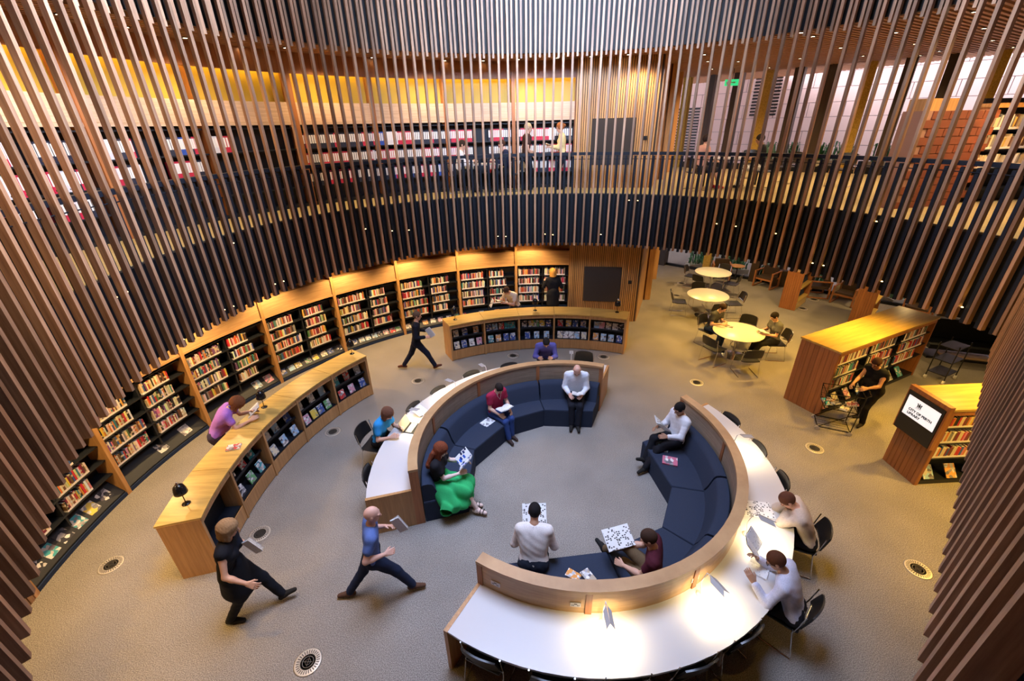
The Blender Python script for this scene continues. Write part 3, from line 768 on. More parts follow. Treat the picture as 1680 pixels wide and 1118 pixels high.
for b in range(10):
    a_hi, a_lo = UB[b], UB[b + 1]; n = 8
    x0, y0 = pol(RF, (a_hi + a_lo) / 2); og = (x0, y0, ZG)
    bc = root('gallery_bookcase', og, 'gallery bookcase with golden lit cove above, ' + UBN[b], 'bookcase', 'gallery bookcases with lit coves')
    Z = ZG
    MB().arc(RF - .06, RF + .33, a_hi - .35, a_hi + .35, Z, ZU + .1, 2).build('upright', M['jarrah'], bc, org=og)
    if b == 9: MB().arc(RF - .06, RF + .33, a_lo - .2, a_lo + .3, Z, ZU + .1, 2).build('upright', M['jarrah'], bc, org=og)
    MB().arc(RF + .30, RF + .33, a_lo, a_hi, Z, Z + 1.8, n).build('back_panel', M['shelfblack'], bc, org=og)
    MB().arc(RF - .02, RF + .05, a_lo, a_hi, Z + 1.85, Z + 2.24, n).build('fascia', M['pale'], bc, org=og)
    MB().arc(RF - .035, RF + .05, a_lo, a_hi, Z + 1.79, Z + 1.845, n).build('fascia_trim', M['pale'], bc, org=og)
    MB().arc(RF + .26, RF + .33, a_lo, a_hi, Z + 1.8, ZU, n).build('cove_panel', M['yellow'], bc, org=og)
    MB().arc(RF - .02, RF + .04, a_lo, a_hi, Z + 2.80, ZU + .1, n).build('cornice', M['jarrah'], bc, org=og)
    MB().arc(RF + .07, RF + .11, a_lo + .4, a_hi - .4, Z + 2.86, Z + 2.88, n).build('cove_light', M['led'], bc, org=og)
    MB().arc(RF - .02, RF + .3, a_lo, a_hi, Z, Z + .08, n).build('plinth', M['shelfblack'], bc, org=og)
    for z in (.45, .87, 1.29, 1.74):
        MB().arc(RF + .02, RF + .30, a_lo + .3, a_hi - .3, Z + z - .025, Z + z, n).build('shelf', M['shelfblack'], bc, org=og)
    for ri, z in enumerate((1.29, .87, .45)):
        if b <= 3: fill = [(.1, .42), (.55, .85)]
        elif b == 4: fill = [(.06, .30), (.60, .9)] if ri < 2 else []
        elif b == 5: fill = [(.05, .25)] if ri == 0 else []
        elif b in (6, 7): fill = [(.04, .97)]
        elif b == 8: fill = [(.03, .35), (.62, .95)]
        else: fill = [(.05, .95)]
        for f0, f1 in fill:
            a = a_hi - (a_hi - a_lo) * f0; k = 0; cn, c = RND.choice(BCOL)
            while a > a_hi - (a_hi - a_lo) * f1:
                if RND.random() < .25: cn, c = RND.choice(BCOL)
                wsc = RND.uniform(.6, 1.1) if b < 5 else 1.0
                da = math.degrees(.054 * wsc / RF); am = a - da / 2; a -= da
                x, y = pol(RF + .06, am)
                if ub_n[0] < 298:
                    ub_n[0] += 1
                    o = put('ring_binder', binder_mesh(), None, (x, y, Z + z), math.radians(am - 90), (wsc, 1, RND.uniform(.97, 1.02)), c)
                    tag(o, '%s ring binder, %s in %s run, %s shelf, %s' % (cn, ORD[k], ('left', 'right')[f0 > .5], ROWN[ri], UBN[b]), 'binder', 'ring binders on the gallery shelves')
                else:
                    T = Matrix.Translation((x, y, Z + z)) @ Matrix.Rotation(math.radians(am - 90), 4, 'Z')
                    up_far.box(-.026, .026, .001, .2, 0, .31, T, c=c); up_far.box(-.019, .019, -.001, .0009, .10, .28, T, c=(.8, .8, .8))
                k += 1
if up_far.v: tag(up_far.build('packed_binders', M['tint']), 'remaining ring binders with white labels along the gallery shelves', 'binders', kind='stuff')
# ceiling slats of the gallery, small downlights
mb = MB(); d = Vector((1, .6, 0)).normalized(); nn = Vector((-d.y, d.x, 0)); c0 = Vector((CX, CY, 0)); th = math.atan2(d.y, d.x)
T0 = Matrix.Rotation(th, 4, 'Z')
for k in range(-95, 110):
    off = k * .13; segs = [(-9.0, 16.0)]
    if abs(off) < 6.72:
        hc = math.sqrt(6.72 ** 2 - off ** 2); segs = [(-9.0, -hc), (hc, 16.0)]
    for s0, s1 in segs:
        if s0 < 0 and s1 > 0 and False: continue
        A = c0 + nn * off
        # keep slats inside the curved outer wall on the left
        lo = -math.sqrt(max(0, 8.3 ** 2 - off ** 2)) if abs(off) < 8.3 else None
        if s0 < 0:
            if lo is None: s0 = 0.0 if off < 0 or off > 8.3 else s0
            else: s0 = max(s0, lo)
        if s1 <= s0: continue
        mb.box(s0, s1, -.030, .030, ZU + .0, ZU + .10, Matrix.Translation(A) @ T0)
o = mb.build('ceiling', M['ceilslat']); tag(o, kind='structure')
DLP = [(-6.25, 7.51), (-6.02, 8.4), (-5.72, 9.36), (-5.27, 10.37), (-4.8, 11.27), (-4.12, 12.15), (-3.47, 12.82), (-1.55, 13.0), (-0.58, 13.2), (0.33, 13.1), (1.32, 13.0), (2.16, 12.9), (3.06, 12.7), (5.08, 13.02), (5.76, 14.44), (6.73, 16.41), (6.71, 14.61), (8.59, 16.4), (5.85, 10.25), (6.38, 10.72), (8.26, 14.23), (9.9, 15.5), (8.12, 12.39), (9.86, 14.01), (11.61, 14.2), (7.92, 10.5), (9.65, 12.07), (7.1, 8.2), (7.8, 8.73), (9.47, 10.25), (11.42, 13.4), (11.2, 11.79), (12.94, 13.0), (-3.17, 12.2), (-4.5, 10.6)]
dl_a = MB().lathe([(.055, .0), (.062, -.012), (.048, -.012), (.045, .0)], 14).mesh('trim_ring', M['plastic']); dl_b = MB().lathe([(.0, -.006), (.046, -.006)], 14).mesh('diffuser', M['glow'])
def scr_x(x, y, z):
    q = cam.matrix_world.inverted() @ Vector((x, y, z)); return q.x / -q.z
DLP.sort(key=lambda p: scr_x(p[0], p[1], ZU))
for i, (x, y) in enumerate(DLP):
    o = root('ceiling_downlight', (x, y, ZU - .002), LN[i] + ' from the left of the round downlights in the gallery ceiling', 'light', 'downlights in the slatted gallery ceiling')
    put('trim_ring', dl_a, o); put('diffuser', dl_b, o)

# ------------------------------------------------------------------ floor vents
V = [(-6.13, 4.36, 'floor vent by the foot of the slatted plinth'), (-4.14, 4.86, 'floor vent beside the near end of the long counter'), (-2.58, 2.97, 'floor vent nearest the camera below the walking pair'), (-3.9, 7.44, 'floor vent along the middle of the long counter'), (-2.44, 9.45, 'floor vent beside the man walking in a suit'), (5.91, 6.57, 'floor vent between the ring desk and the screen unit'), (5.74, 3.99, 'floor vent by the straight batten wall at right'), (4.57, 9.06, 'floor vent between ring desk and round tables'), (0.02, 10.68, 'floor vent behind the man in purple shirt'), (2.54, 10.49, 'floor vent behind the empty far chair'), (6.89, 16.48, 'floor vent toward the far windows'), (6.21, 15.12, 'floor vent left of the middle round table'), (10.0, 13.6, 'floor vent between the two small shelf units'), (10.9, 14.4, 'floor vent before the limestone planter'), (8.1, 11.3, 'floor vent behind the seated woman at the round table')]
va = MB().lathe([(0, .004), (.150, .004), (.165, 0)], 28); va = va.mesh('rim', M['steelvent'], 'all')
vb = MB()
for k in range(28):
    a = 2 * PI * k / 28; vb.box(.10, .138, -.006, .006, .0045, .006, Matrix.Rotation(a, 4, 'Z'))
vb.lathe([(.085, .0045), (.09, .006), (.094, .0045)], 24); vb.lathe([(.060, .0045), (.065, .006), (.070, .0045)], 20)
vb.lathe([(.030, .0045), (.033, .006), (.036, .0045)], 16); vb.box(-.05, .05, -.003, .003, .0045, .006); vb.box(-.003, .003, -.05, .05, .0045, .006)
vb = vb.mesh('grille', M['ventdark'])
for x, y, l in V:
    o = root('floor_vent', (x, y, .001), 'round ' + l, 'vent', 'round air vents in the carpet'); put('rim', va, o); put('grille', vb, o)

# ------------------------------------------------------------------ chairs
def chair_meshes():
    # seat: shallow dished pad; back: curved pad leaning back; frame: rods
    def pad(cols_, rows_, fn, t):
        vs = []; fs = []
        for s_ in (0, 1):
            for i in range(rows_ + 1):
                for j in range(cols_ + 1):
                    p = fn(j / cols_ * 2 - 1, i / rows_); q = fn(j / cols_ * 2 - 1, i / rows_, 1) if s_ else p
                    vs.append(q if s_ else p)
        N_ = (rows_ + 1) * (cols_ + 1); W = cols_ + 1
        for i in range(rows_):
            for j in range(cols_):
                a = i * W + j; fs.append((a, a + 1, a + W + 1, a + W)); fs.append((N_ + a, N_ + a + W, N_ + a + W + 1, N_ + a + 1))
        rim = [j for j in range(W)] + [i * W + cols_ for i in range(1, rows_ + 1)] + [rows_ * W + j for j in range(cols_ - 1, -1, -1)] + [i * W for i in range(rows_ - 1, 0, -1)]
        for k in range(len(rim)):
            a, b_ = rim[k], rim[(k + 1) % len(rim)]; fs.append((a, a + N_, b_ + N_, b_))
        return vs, fs
    def seat(u, v, lo=0):
        w_ = .225 * (1 - .06 * abs(2 * v - 1) ** 4) * (1 - .04 * v)
        return (u * w_, .22 - v * .44, .455 - .012 * (1 - u * u) + .03 * max(0, v - .75) - .03 * max(0, .15 - v) * 2 - (.022 if lo else 0))
    def back(u, v, lo=0):
        w_ = .225 * (1 - .10 * v ** 3)
        return (u * w_, -.21 - .07 * v - .035 * (1 - u * u) - (.020 if lo else 0), .56 + v * .27 - .03 * abs(u) ** 3 * v)
    a = MB(); a.add(*pad(10, 8, seat, .02)); b_ = MB(); b_.add(*pad(10, 6, back, .02))
    legf = MB().tube([(.23, .17, .45), (.235, .20, .30), (.24, .24, .012)], .008, 6); legr = MB().tube([(.235, -.24, .80), (.235, -.20, .56), (.235, -.17, .44), (.24, -.25, .012)], .008, 6)
    run = MB().tube([(.24, .24, .010), (.24, -.25, .010)], .008, 6)
    cross = MB().tube([(-.235, .16, .435), (.235, .16, .435)], .008, 6).tube([(-.235, -.17, .435), (.235, -.17, .435)], .008, 6).tube([(-.235, -.235, .58), (.235, -.235, .58)], .006, 6)
    return [('seat', a.mesh('seat', M['plastic'], True)), ('backrest', b_.mesh('backrest', M['plastic'], True)), ('leg', legf.mesh('leg', M['chrome'], True)), ('leg', legr.mesh('leg', M['chrome'], True)), ('runner', run.mesh('runner', M['chrome'], True)), ('crossbar', cross.mesh('crossbar', M['chrome'], True))]
CHM = chair_meshes()
def chair(x, y, face, label, group, z=0):
    """face: world angle the sitter looks along"""
    o = root('stacking_chair', (x, y, z), label, 'chair', group, math.radians(face - 90))
    for n_, me_ in CHM:
        put(n_, me_, o)
        if n_ in ('leg', 'runner'): put(n_, me_, o, scale=(-1, 1, 1))
    return o
GD = 'black chairs round the ring desk'
def dchair(a, r, l, off=0): x, y = P2(r, a); chair(x, y, a + 180 + off, l, GD)
for a, r, l in ((-114, 3.08, 'black chair at the bottom end of the ring desk'), (-100.5, 3.08, 'black chair second along the bottom of the ring desk'), (-87, 3.06, 'black chair under the lit bottom lamp of the ring desk'), (-73.5, 3.06, 'black chair third from the man in glasses'), (-61, 3.05, 'black chair next to the man in glasses'),
                (-46.5, 3.36, 'black chair under the man in glasses'), (-25.5, 3.40, 'black chair under the man in beige shirt'), (-11.5, 3.05, 'black chair just behind the man in beige shirt'), (1.5, 3.0, 'empty black chair second from the open end of the right desk'), (16.0, 3.04, 'empty black chair at the open end of the right desk'),
                (77, 3.42, 'empty black chair beside the man in purple shirt'), (91, 3.86, 'black chair under the man in purple shirt'), (108, 3.0, 'empty black chair tucked in left of the man in purple'), (124, 3.08, 'empty black chair at the upper left desk'), (140, 3.04, 'empty black chair in the middle of the left desk'), (152.5, 3.06, 'empty black chair right above the woman in blue'), (167, 3.64, 'black chair under the woman in blue'), (185, 3.10, 'empty black chair near the cupboard end of the left desk')):
    dchair(a, r, l)
GT = 'black chairs at the round tables'
def round_table(x, y, l):
    t = root('round_table', (x, y, 0), l, 'table', 'cream round tables')
    MB().lathe([(0, .715), (.60, .715), (.635, .722), (.64, .735), (.63, .742), (0, .742)], 40).build('tabletop', M['cream'], t, True)
    MB().lathe([(.035, .02), (.035, .70), (.16, .715)], 16).build('column', M['chrome'], t, True)
    MB().lathe([(0, 0), (.30, 0), (.30, .008), (.06, .022), (0, .022)], 28).build('base', M['chrome'], t, True)
T1, T2, T3 = (6.1, 10.4), (6.45, 13.2), (7.64, 15.57)
round_table(*T1, 'cream round table where two readers sit')
round_table(*T2, 'empty cream round table in the middle of the row of three')
round_table(*T3, 'empty cream round table farthest back, near the windows')
def tchair(T, a, r, l, off=0): chair(T[0] + r * math.cos(math.radians(a)), T[1] + r * math.sin(math.radians(a)), a + 180 + off, l, GT)
tchair(T1, 120, .86, 'black chair under the man at the round table'); tchair(T1, -8, .98, 'black chair under the woman at the round table'); tchair(T1, 205, .80, 'empty black chair left of the nearest round table'); tchair(T1, 260, .95, 'empty black chair in front of the nearest round table', 8); tchair(T1, 50, .86, 'empty black chair behind the nearest round table')
tchair(T2, 165, .85, 'empty black chair left of the middle round table'); tchair(T2, -5, .86, 'empty black chair right of the middle round table'); tchair(T2, 268, .72, 'empty black chair in front of the middle round table'); tchair(T2, 85, .74, 'empty black chair behind the middle round table')
tchair(T3, 215, .70, 'black chair front left of the farthest round table'); tchair(T3, -45, .72, 'black chair front right of the farthest round table'); tchair(T3, 140, .74, 'black chair back left of the farthest round table'); tchair(T3, 40, .74, 'black chair back right of the farthest round table')

# ------------------------------------------------------------------ lounge chairs, side table
def lounge(x, y, face, label):
    t = root('lounge_armchair', (x, y, 0), label, 'armchair', 'timber framed armchairs by the windows', math.radians(face - 90))
    MB().box(-.27, .27, -.27, .29, .33, .42).build('seat', M['soffit'], t)
    T = Matrix.Translation((0, -.27, .42)) @ Matrix.Rotation(math.radians(-14), 4, 'X')
    MB().box(-.27, .27, -.05, .04, 0, .36, T).build('backrest', M['soffit'], t)
    for s in (-1, 1):
        f = MB()
        f.box(s * .32 - .025, s * .32 + .025, -.33, -.28, 0, .62); f.box(s * .32 - .025, s * .32 + .025, .30, .35, 0, .62)
        f.box(s * .32 - .025, s * .32 + .025, -.34, .36, .60, .64); f.box(s * .32 - .025, s * .32 + .025, -.33, .35, .0, .04)
        f.build('side_frame', M['jarrah'], t)
    MB().box(-.30, .30, .25, .30, .30, .36).box(-.30, .30, -.30, -.25, .30, .36).build('rail', M['jarrah'], t)
lounge(8.65, 17.0, 250, 'timber armchair by the window behind the farthest round table')
lounge(9.95, 15.9, 215, 'timber armchair beside the green planting')
lounge(11.2, 14.8, 160, 'timber armchair left of the first small shelf unit'); lounge(11.7, 14.0, 215, 'timber armchair right of the first small shelf unit')
lounge(13.0, 12.6, 215, 'timber armchair behind the second small shelf unit')
t = root('side_table', (9.25, 16.9, 0), 'small round orange timber side table between the armchairs', 'table')
MB().lathe([(0, .53), (.27, .53), (.27, .55), (0, .55)], 26).build('tabletop', M['slat'], t); MB().lathe([(.02, .01), (.02, .53)], 8).build('column', M['plastic'], t); MB().lathe([(0, 0), (.17, 0), (.17, .012), (0, .012)], 18).build('base', M['plastic'], t)
# planting seen through the far glass
def plant(x, y, l, s=1.0, z=0):
    t = root('planter', (x, y, z), l, 'plant', 'planting outside the far windows')
    MB().box(-.55 * s, .55 * s, -.25, .25, 0, .18).build('trough', M['stone'], t)
    lf = MB(); lp = MB()
    for k in range(90):
        a = RND.uniform(0, 2 * PI); r_ = RND.uniform(.05, .35); hx = RND.uniform(-.5, .5) * s; hy = RND.uniform(-.2, .2); L_ = RND.uniform(.25, .6)
        A = Vector((hx, hy, .18)); B = A + Vector((math.cos(a) * r_ * .5, math.sin(a) * r_ * .5, L_)); Cc = A + Vector((math.cos(a) * r_, math.sin(a) * r_, L_ * .8)); sd = Vector((-math.sin(a), math.cos(a), 0)) * .022
        (lf if k % 3 else lp).add([A - sd, A + sd, B + sd, B - sd, Cc], [(0, 1, 2, 3), (3, 2, 4)])
    lf.build('leaves', M['leaf'], t); o = lp.build('leaves', M['leafp'], t)
for i, (s_, l) in enumerate(((3.2, 'green planting behind the side table'), (4.6, 'green planting behind the armchair by the dark box'), (6.0, 'green planting seen past the dark box'), (7.4, 'green planting behind the first small shelf unit'), (8.8, 'green planting by the limestone planter'), (10.2, 'green planting behind the second small shelf unit'))):
    p_, u_ = wline(s_); q_ = p_ + Vector((u_.y * -1, u_.x, 0)) * .55; plant(q_.x, q_.y, l); 
for s_, l in ((5.4, 'planting outside the gallery window, left'), (7.0, 'planting outside the gallery window, middle'), (8.6, 'planting outside the gallery window, right')):
    p_, u_ = wline(s_); q_ = p_ + Vector((u_.y * -1, u_.x, 0)) * .55; plant(q_.x, q_.y, l, 1.3, ZG + .2)
tag(MB().box(-.45, .45, -.15, .15, 0, .55, Matrix.Translation((12.2, 14.5, 0)) @ Matrix.Rotation(math.radians(-42), 4, 'Z')).build('stone_planter', M['stone']), 'pale limestone block wall by the far windows', 'planter')
tag(MB().box(-.25, .25, -.18, .18, 0, .62, Matrix.Translation((10.45, 16.0, 0)) @ Matrix.Rotation(math.radians(-20), 4, 'Z')).build('storage_box', M['soffit']), 'plain dark brown box standing between the armchairs', 'box')

# ------------------------------------------------------------------ shelf units on the right
def shelf_unit(name, P0, ang, L_, D_, H_, label, ncol, rows_, ztop, booklabel, plankmat, sided=-1):
    """P0: near left base corner; x runs along the unit, y away from the book side"""
    t = root(name, (P0[0], P0[1], 0), label, 'bookshelf', None, math.radians(ang))
    e = .05
    npl = 8
    MB().box(0, e, 0, D_, 0, H_ - .04).build('end_panel', plankmat, t)
    for k in range(npl):
        MB().box(-.012, 0, D_ * k / npl + .003, D_ * (k + 1) / npl - .003, .0, H_ - .04).build('plank', plankmat, t)
    MB().box(L_ - e, L_, 0, D_, 0, H_ - .04).build('end_panel', plankmat, t)
    MB().box(-.02, L_ + .02, -.02, D_ + .02, H_ - .04, H_).build('top', M['oak'], t)
    MB().box(e, L_ - e, D_ / 2 - .01, D_ / 2 + .01, .05, H_ - .04).build('back_panel', M['shelfblack'], t)
    MB().box(e, L_ - e, .0, .03, H_ - .13, H_ - .04).build('header', plankmat, t)
    MB().box(e, L_ - e, .02, D_ - .02, .0, .08).build('plinth', M['shelfblack'], t)
    MB().box(e, L_ - e, D_ - .03, D_, .0, H_ - .04).build('rear_panel', plankmat, t)
    for z in rows_: MB().box(e, L_ - e, .02, D_ / 2 - .01, z - .02, z).build('shelf', M['shelfblack'], t)
    cw = (L_ - 2 * e) / ncol
    for k in range(1, ncol): MB().box(e + cw * k - .01, e + cw * k + .01, .05, D_ / 2, .3, H_ - .13).build('divider', M['shelfblack'], t)
    R_ = Matrix.Translation((P0[0], P0[1], 0)) @ Matrix.Rotation(math.radians(ang), 4, 'Z')
    fb = MB()
    for c_ in range(ncol):
        for ri, z in enumerate(rows_):
            x = e + cw * c_ + .03; xe = e + cw * (c_ + 1) - .05 - RND.uniform(0, .30) * cw
            while x < xe:
                j = RND.choice((1, 2, 2, 3, 4)); w_, h = BKT[j]; cc = COLS[RND.choice(CW)]
                tint_book(fb, R_ @ Matrix.Translation((x + w_ / 2, .035, z)), w_ * .98, .15, min(h, (ztop - z) if ri == 0 else 9) * RND.uniform(.92, 1.05), cc); x += w_ + .002
    tag(fb.build('shelved_books', M['tint']), booklabel, 'books', kind='stuff')
    for k in range(int(L_ / .42)):
        cn, c = RND.choice(FC); q = R_ @ Vector((.25 + .42 * k, .03, .10))
        face_book('display_book', q.x, q.y, q.z, ang - 90, 38, c, '%s book lying face out, %s from near end, foot of the %s' % (cn, POSN[k % 9], 'long bookshelf' if 'long' in booklabel else 'screen bookshelf'), 'display books under the right-hand shelf units', .19, .25)
    return t
shelf_unit('bookshelf', (6.65, 7.6), 24.9, 3.75, .80, 1.58, 'long timber bookshelf with golden top beside the woman with the trolley', 3, (1.20, .90, .60), 1.44, 'rows of books on the long bookshelf behind the woman with the trolley', M['jarrah'])
su = shelf_unit('screen_bookshelf', (7.02, 5.56), 2, 2.6, .68, 1.62, 'timber bookshelf with a lit screen on its end panel', 2, (1.22, .90, .58), 1.44, 'rows of books on the screen bookshelf', M['jarrah'])
# monitor housing on the end of it
MB().box(-.10, -.013, -.02, .70, .80, 1.66).build('monitor_housing', M['jarrah'], su)
MB().box(-.115, -.10, .01, .67, .82, 1.58).build('monitor_bezel', M['plastic'], su)
sc_o = MB().box(-.119, -.115, .05, .63, 1.13, 1.50).build('screen', M['screen'], su)
def text(body, size, loc, rot, parent, mat, name='lettering', sx=1.0, bold=0.0):
    cu = bpy.data.curves.new(name, 'FONT'); cu.body = body; cu.size = size; cu.extrude = .0006; cu.align_x = 'LEFT'; cu.offset = bold
    o = bpy.data.objects.new(name, cu); col.objects.link(o); o.parent = parent; o.location = loc; o.rotation_euler = rot; o.scale = (sx, 1, 1); cu.materials.append(mat)
    bpy.context.view_layer.update(); me_ = bpy.data.meshes.new_from_object(o.evaluated_get(bpy.context.evaluated_depsgraph_get())); q = put(name, me_, parent, loc, rot, (sx, 1, 1)); bpy.data.objects.remove(o); return q
RT = (math.radians(90), 0, math.radians(-90))
text('CITY OF PERTH', .062, (-.1205, .55, 1.250), RT, sc_o, M['ink'], sx=1.0, bold=.0028)
text('LIBRARY', .062, (-.1205, .55, 1.178), RT, sc_o, M['ink'], sx=1.0, bold=.0028)
text('City of Perth', .016, (-.1205, .46, 1.335), RT, sc_o, M['ink'])
cm = MB()   # small crest: shield between two supporters above a scroll
def yz(y0, y1, z0, z1): cm.box(-.121, -.1195, y0, y1, z0, z1)
yz(.385, .415, 1.385, 1.43); yz(.392, .408, 1.37, 1.385); yz(.420, .436, 1.37, 1.425); yz(.364, .380, 1.37, 1.425); yz(.425, .445, 1.42, 1.44); yz(.355, .375, 1.42, 1.44); yz(.388, .412, 1.436, 1.448); yz(.355, .445, 1.358, 1.364)
cm.build('crest', M['ink'], sc_o)
def small_unit(P0, ang, label):
    t = root('display_unit', (P0[0], P0[1], 0), label, 'shelf unit', 'low timber display units', math.radians(ang)); H_, D_, L_ = 1.32, .50, 1.05
    for k in range(8): MB().box(-.03, 0, D_ * k / 8 + .002, D_ * (k + 1) / 8 - .002, 0, H_).build('plank', M['jarrah'], t)
    MB().box(L_, L_ + .03, 0, D_, 0, H_).build('end_panel', M['jarrah'], t); MB().box(0, L_, D_ - .03, D_, 0, H_).build('back_panel', M['shelfblack'], t)
    for z in (.28, .76, 1.28): MB().box(0, L_, -.02, D_ - .03, z, z + .05).build('shelf', M['oak'], t)
    MB().box(0, L_, 0, .02, .02, .28).build('kick_panel', M['oak'], t)
    for z in (.36, .84):
        T_ = Matrix.Translation((0, .1, z)) @ Matrix.Rotation(math.radians(-20), 4, 'X'); MB().box(.03, L_ - .03, 0, .02, 0, .36, T_).build('display_panel', M['sofa'], t)
small_unit((9.62, 13.42), 42, 'low timber display unit left of the two, by the armchairs'); small_unit((10.95, 11.95), 42, 'low timber display unit right of the two, behind the long bookshelf')
# ------------------------------------------------------------------ dark counter and bench at the right end, book cart
t = root('dark_bench', (11.9, 9.7, 0), 'black bench and counter in the dark beyond the long bookshelf', 'bench')
T_ = Matrix.Rotation(math.radians(-20), 4, 'Z')
MB().box(-.9, 1.1, .0, .7, .30, .42, T_).build('seat', M['black'], t); MB().box(-.9, 1.1, .60, .72, .42, .95, T_).build('backrest', M['black'], t); MB().box(-.85, 1.05, .05, .6, .0, .06, T_).build('base', M['plastic'], t); MB().box(-.5, .5, .1, .4, .06, .12, T_).build('shelf', M['pale'], t)
t = root('reception_counter', (13.3, 8.7, 0), 'dark counter with pale top at the far right beyond the battens', 'counter')
MB().box(-.7, 1.6, -.3, .5, 0, 1.05, T_).build('body', M['soffit'], t); MB().box(-.75, 1.65, -.35, .55, 1.05, 1.09, T_).build('top', M['pale'], t)
t = root('book_cart', (10.55, 9.0, 0), 'black wheeled book cart at the far end of the long bookshelf', 'cart', None, math.radians(25))
fr = MB()
for sx in (-.28, .28):
    for sy in (-.18, .18): fr.tube([(sx, sy, .08), (sx, sy, 1.0)], .012, 6)
fr.build('frame', M['plastic'], t)
for z in (.2, .55, .9): MB().box(-.28, .28, -.18, .18, z, z + .02).build('shelf', M['plastic'], t)
for sx in (-.28, .28):
    for sy in (-.18, .18): MB().lathe([(0, -.02), (.05, -.02), (.05, .02), (0, .02)], 12).build('wheel', M['lampwhite'], t).matrix_local = Matrix.Translation((sx, sy, .05)) @ Matrix.Rotation(math.radians(90), 4, 'X')
# wire trolley
t = root('wire_trolley', (6.66, 7.22, 0), 'black wire shopping trolley pushed by the woman in black', 'trolley', None, math.radians(-25))
fr = MB(); hw, hl = .21, .28
for sy in (-hw, hw):
    fr.tube([(hl, sy, .08), (-hl, sy, .08)], .010, 6); fr.tube([(hl, sy, .08), (hl + .04, sy, .95), (hl + .10, sy, 1.0)], .010, 6); fr.tube([(-hl, sy, .08), (hl, sy, .55)], .008, 6)
    fr.tube([(-hl - .04, sy, .88), (hl + .04, sy, .92)], .008, 6); fr.tube([(-hl, sy, .55), (hl, sy, .55)], .008, 6); fr.tube([(-hl, sy, .55), (-hl - .04, sy, .88)], .008, 6)
for z, x in ((.08, hl), (.08, -hl), (.55, -hl), (.55, hl), (.88, -hl - .04), (.92, hl + .04), (1.0, hl + .10)): fr.tube([(x, -hw, z), (x, hw, z)], .009, 6)
fr.build('frame', M['lampblack'], t, True)
bk = MB()
for k in range(8):
    x = -hl + 2 * hl * k / 7
    for sy in (-hw, hw): bk.tube([(x, sy, .55), (x * 1.12, sy, .90)], .0035, 4)
    bk.tube([(x, -hw, .55), (x, hw, .55)], .0035, 4)
for z in (.66, .78):
    for sy in (-hw, hw): bk.tube([(-hl - .02, sy, z), (hl + .02, sy, z)], .0035, 4)
    bk.tube([(-hl - .02, -hw, z), (-hl - .02, hw, z)], .0035, 4)
for k in range(6): bk.tube([(-hl, -hw + .084 * k, .10), (hl, -hw + .084 * k, .10)], .0035, 4)
bk.build('basket', M['lampblack'], t)['kind'] = 'stuff'
for sx in (-hl, hl):
    for sy in (-hw, hw): MB().lathe([(0, -.015), (.045, -.015), (.045, .015), (0, .015)], 12).build('wheel', M['lampgrey'], t).matrix_local = Matrix.Translation((sx, sy, .046)) @ Matrix.Rotation(math.radians(90), 4, 'X')
for k, (dx, dy, cn, c) in enumerate(((-.16, -.08, 'turquoise', (.02, .45, .6)), (-.02, .06, 'brown', (.3, .15, .08)), (.12, -.05, 'cream', (.75, .65, .45)), (-.14, .10, 'dark', (.05, .04, .05)), (.14, .09, 'maroon', (.25, .03, .05)))):
    q = Matrix.Translation((6.66, 7.22, 0)) @ Matrix.Rotation(math.radians(-25), 4, 'Z') @ Vector((dx, dy, .575 + .02 * (k % 2)))
    o = put('trolley_book', cover_mesh(.14, .20, .03), None, q, None, None, c); o.rotation_euler = (math.radians(-80), 0, k * 1.1); tag(o, cn + ' book lying in the wire trolley', 'book', 'books in the trolley')
# ------------------------------------------------------------------ gallery right side: brick clad block, shelves, pendant, tables
bwk = root('brick_block', (8.6, 9.0, ZG), 'low orange-red brick clad partition standing on the gallery at right', 'partition', None, math.radians(12))
MB().box(-1.0, .75, .01, .4, 0, 1.75).build('core', M['mortar'], bwk)
bme = MB().box(-.193, .193, -.012, .012, 0, .134).mesh('brick', M['brick'])
for j in range(12):
    for i in range(4 if j % 2 else 5):
        x = -1.0 + .2 + .405 * i + (.2 if j % 2 else 0)
        if x > .62: continue
        put('brick', bme, bwk, (x, .0, .002 + .146 * j))
MB().box(-.99, -.2, .05, .35, 1.75, 1.95).build('box', M['oakv'], bwk)
gs = root('gallery_shelf', (10.2, 9.3, ZG), 'timber bookshelf with loosely packed books on the gallery beside the brick partition', 'bookshelf', None, math.radians(8))
MB().box(-.85, 1.9, .28, .32, 0, 1.95).build('back_panel', M['shelfblack'], gs); MB().box(-.9, -.85, 0, .32, 0, 1.8).build('upright', M['jarrah'], gs); MB().box(1.9, 1.95, 0, .32, 0, 1.8).build('upright', M['jarrah'], gs)
MB().box(-.9, 1.95, -.02, .32, 1.78, 1.86).build('top', M['slat'], gs)
for z in (.3, .7, 1.05, 1.4): MB().box(-.85, 1.9, 0, .28, z - .03, z).build('shelf', M['shelfblack'], gs)
fb = MB(); R_ = Matrix.Translation((10.2, 9.3, ZG)) @ Matrix.Rotation(math.radians(8), 4, 'Z')
for z in (.7, 1.05, 1.4):
    x = -.8
    while x < 1.85:
        if RND.random() < .08: x += .12; continue
        w_ = RND.uniform(.025, .05); cc = COLS[RND.choice(('white', 'cream', 'grey', 'cream', 'brown', 'yellow'))]; tint_book(fb, R_ @ Matrix.Translation((x, .03, z)), w_, .16, RND.uniform(.2, .27), cc); x += w_ + .004
tag(fb.build('gallery_books', M['tint']), 'loosely packed pale books on the gallery bookshelf at right', 'books', kind='stuff')
t = root('exit_sign', (7.45, 16.4, 6.95), 'green illuminated exit sign hanging under the gallery ceiling', 'sign', None, math.radians(-12))
MB().box(-.22, .22, -.03, .03, -.09, .09).build('sign_box', M['exit'], t); MB().tube([(0, 0, .09), (0, 0, .42)], .01, 6).build('hanger', M['plastic'], t)
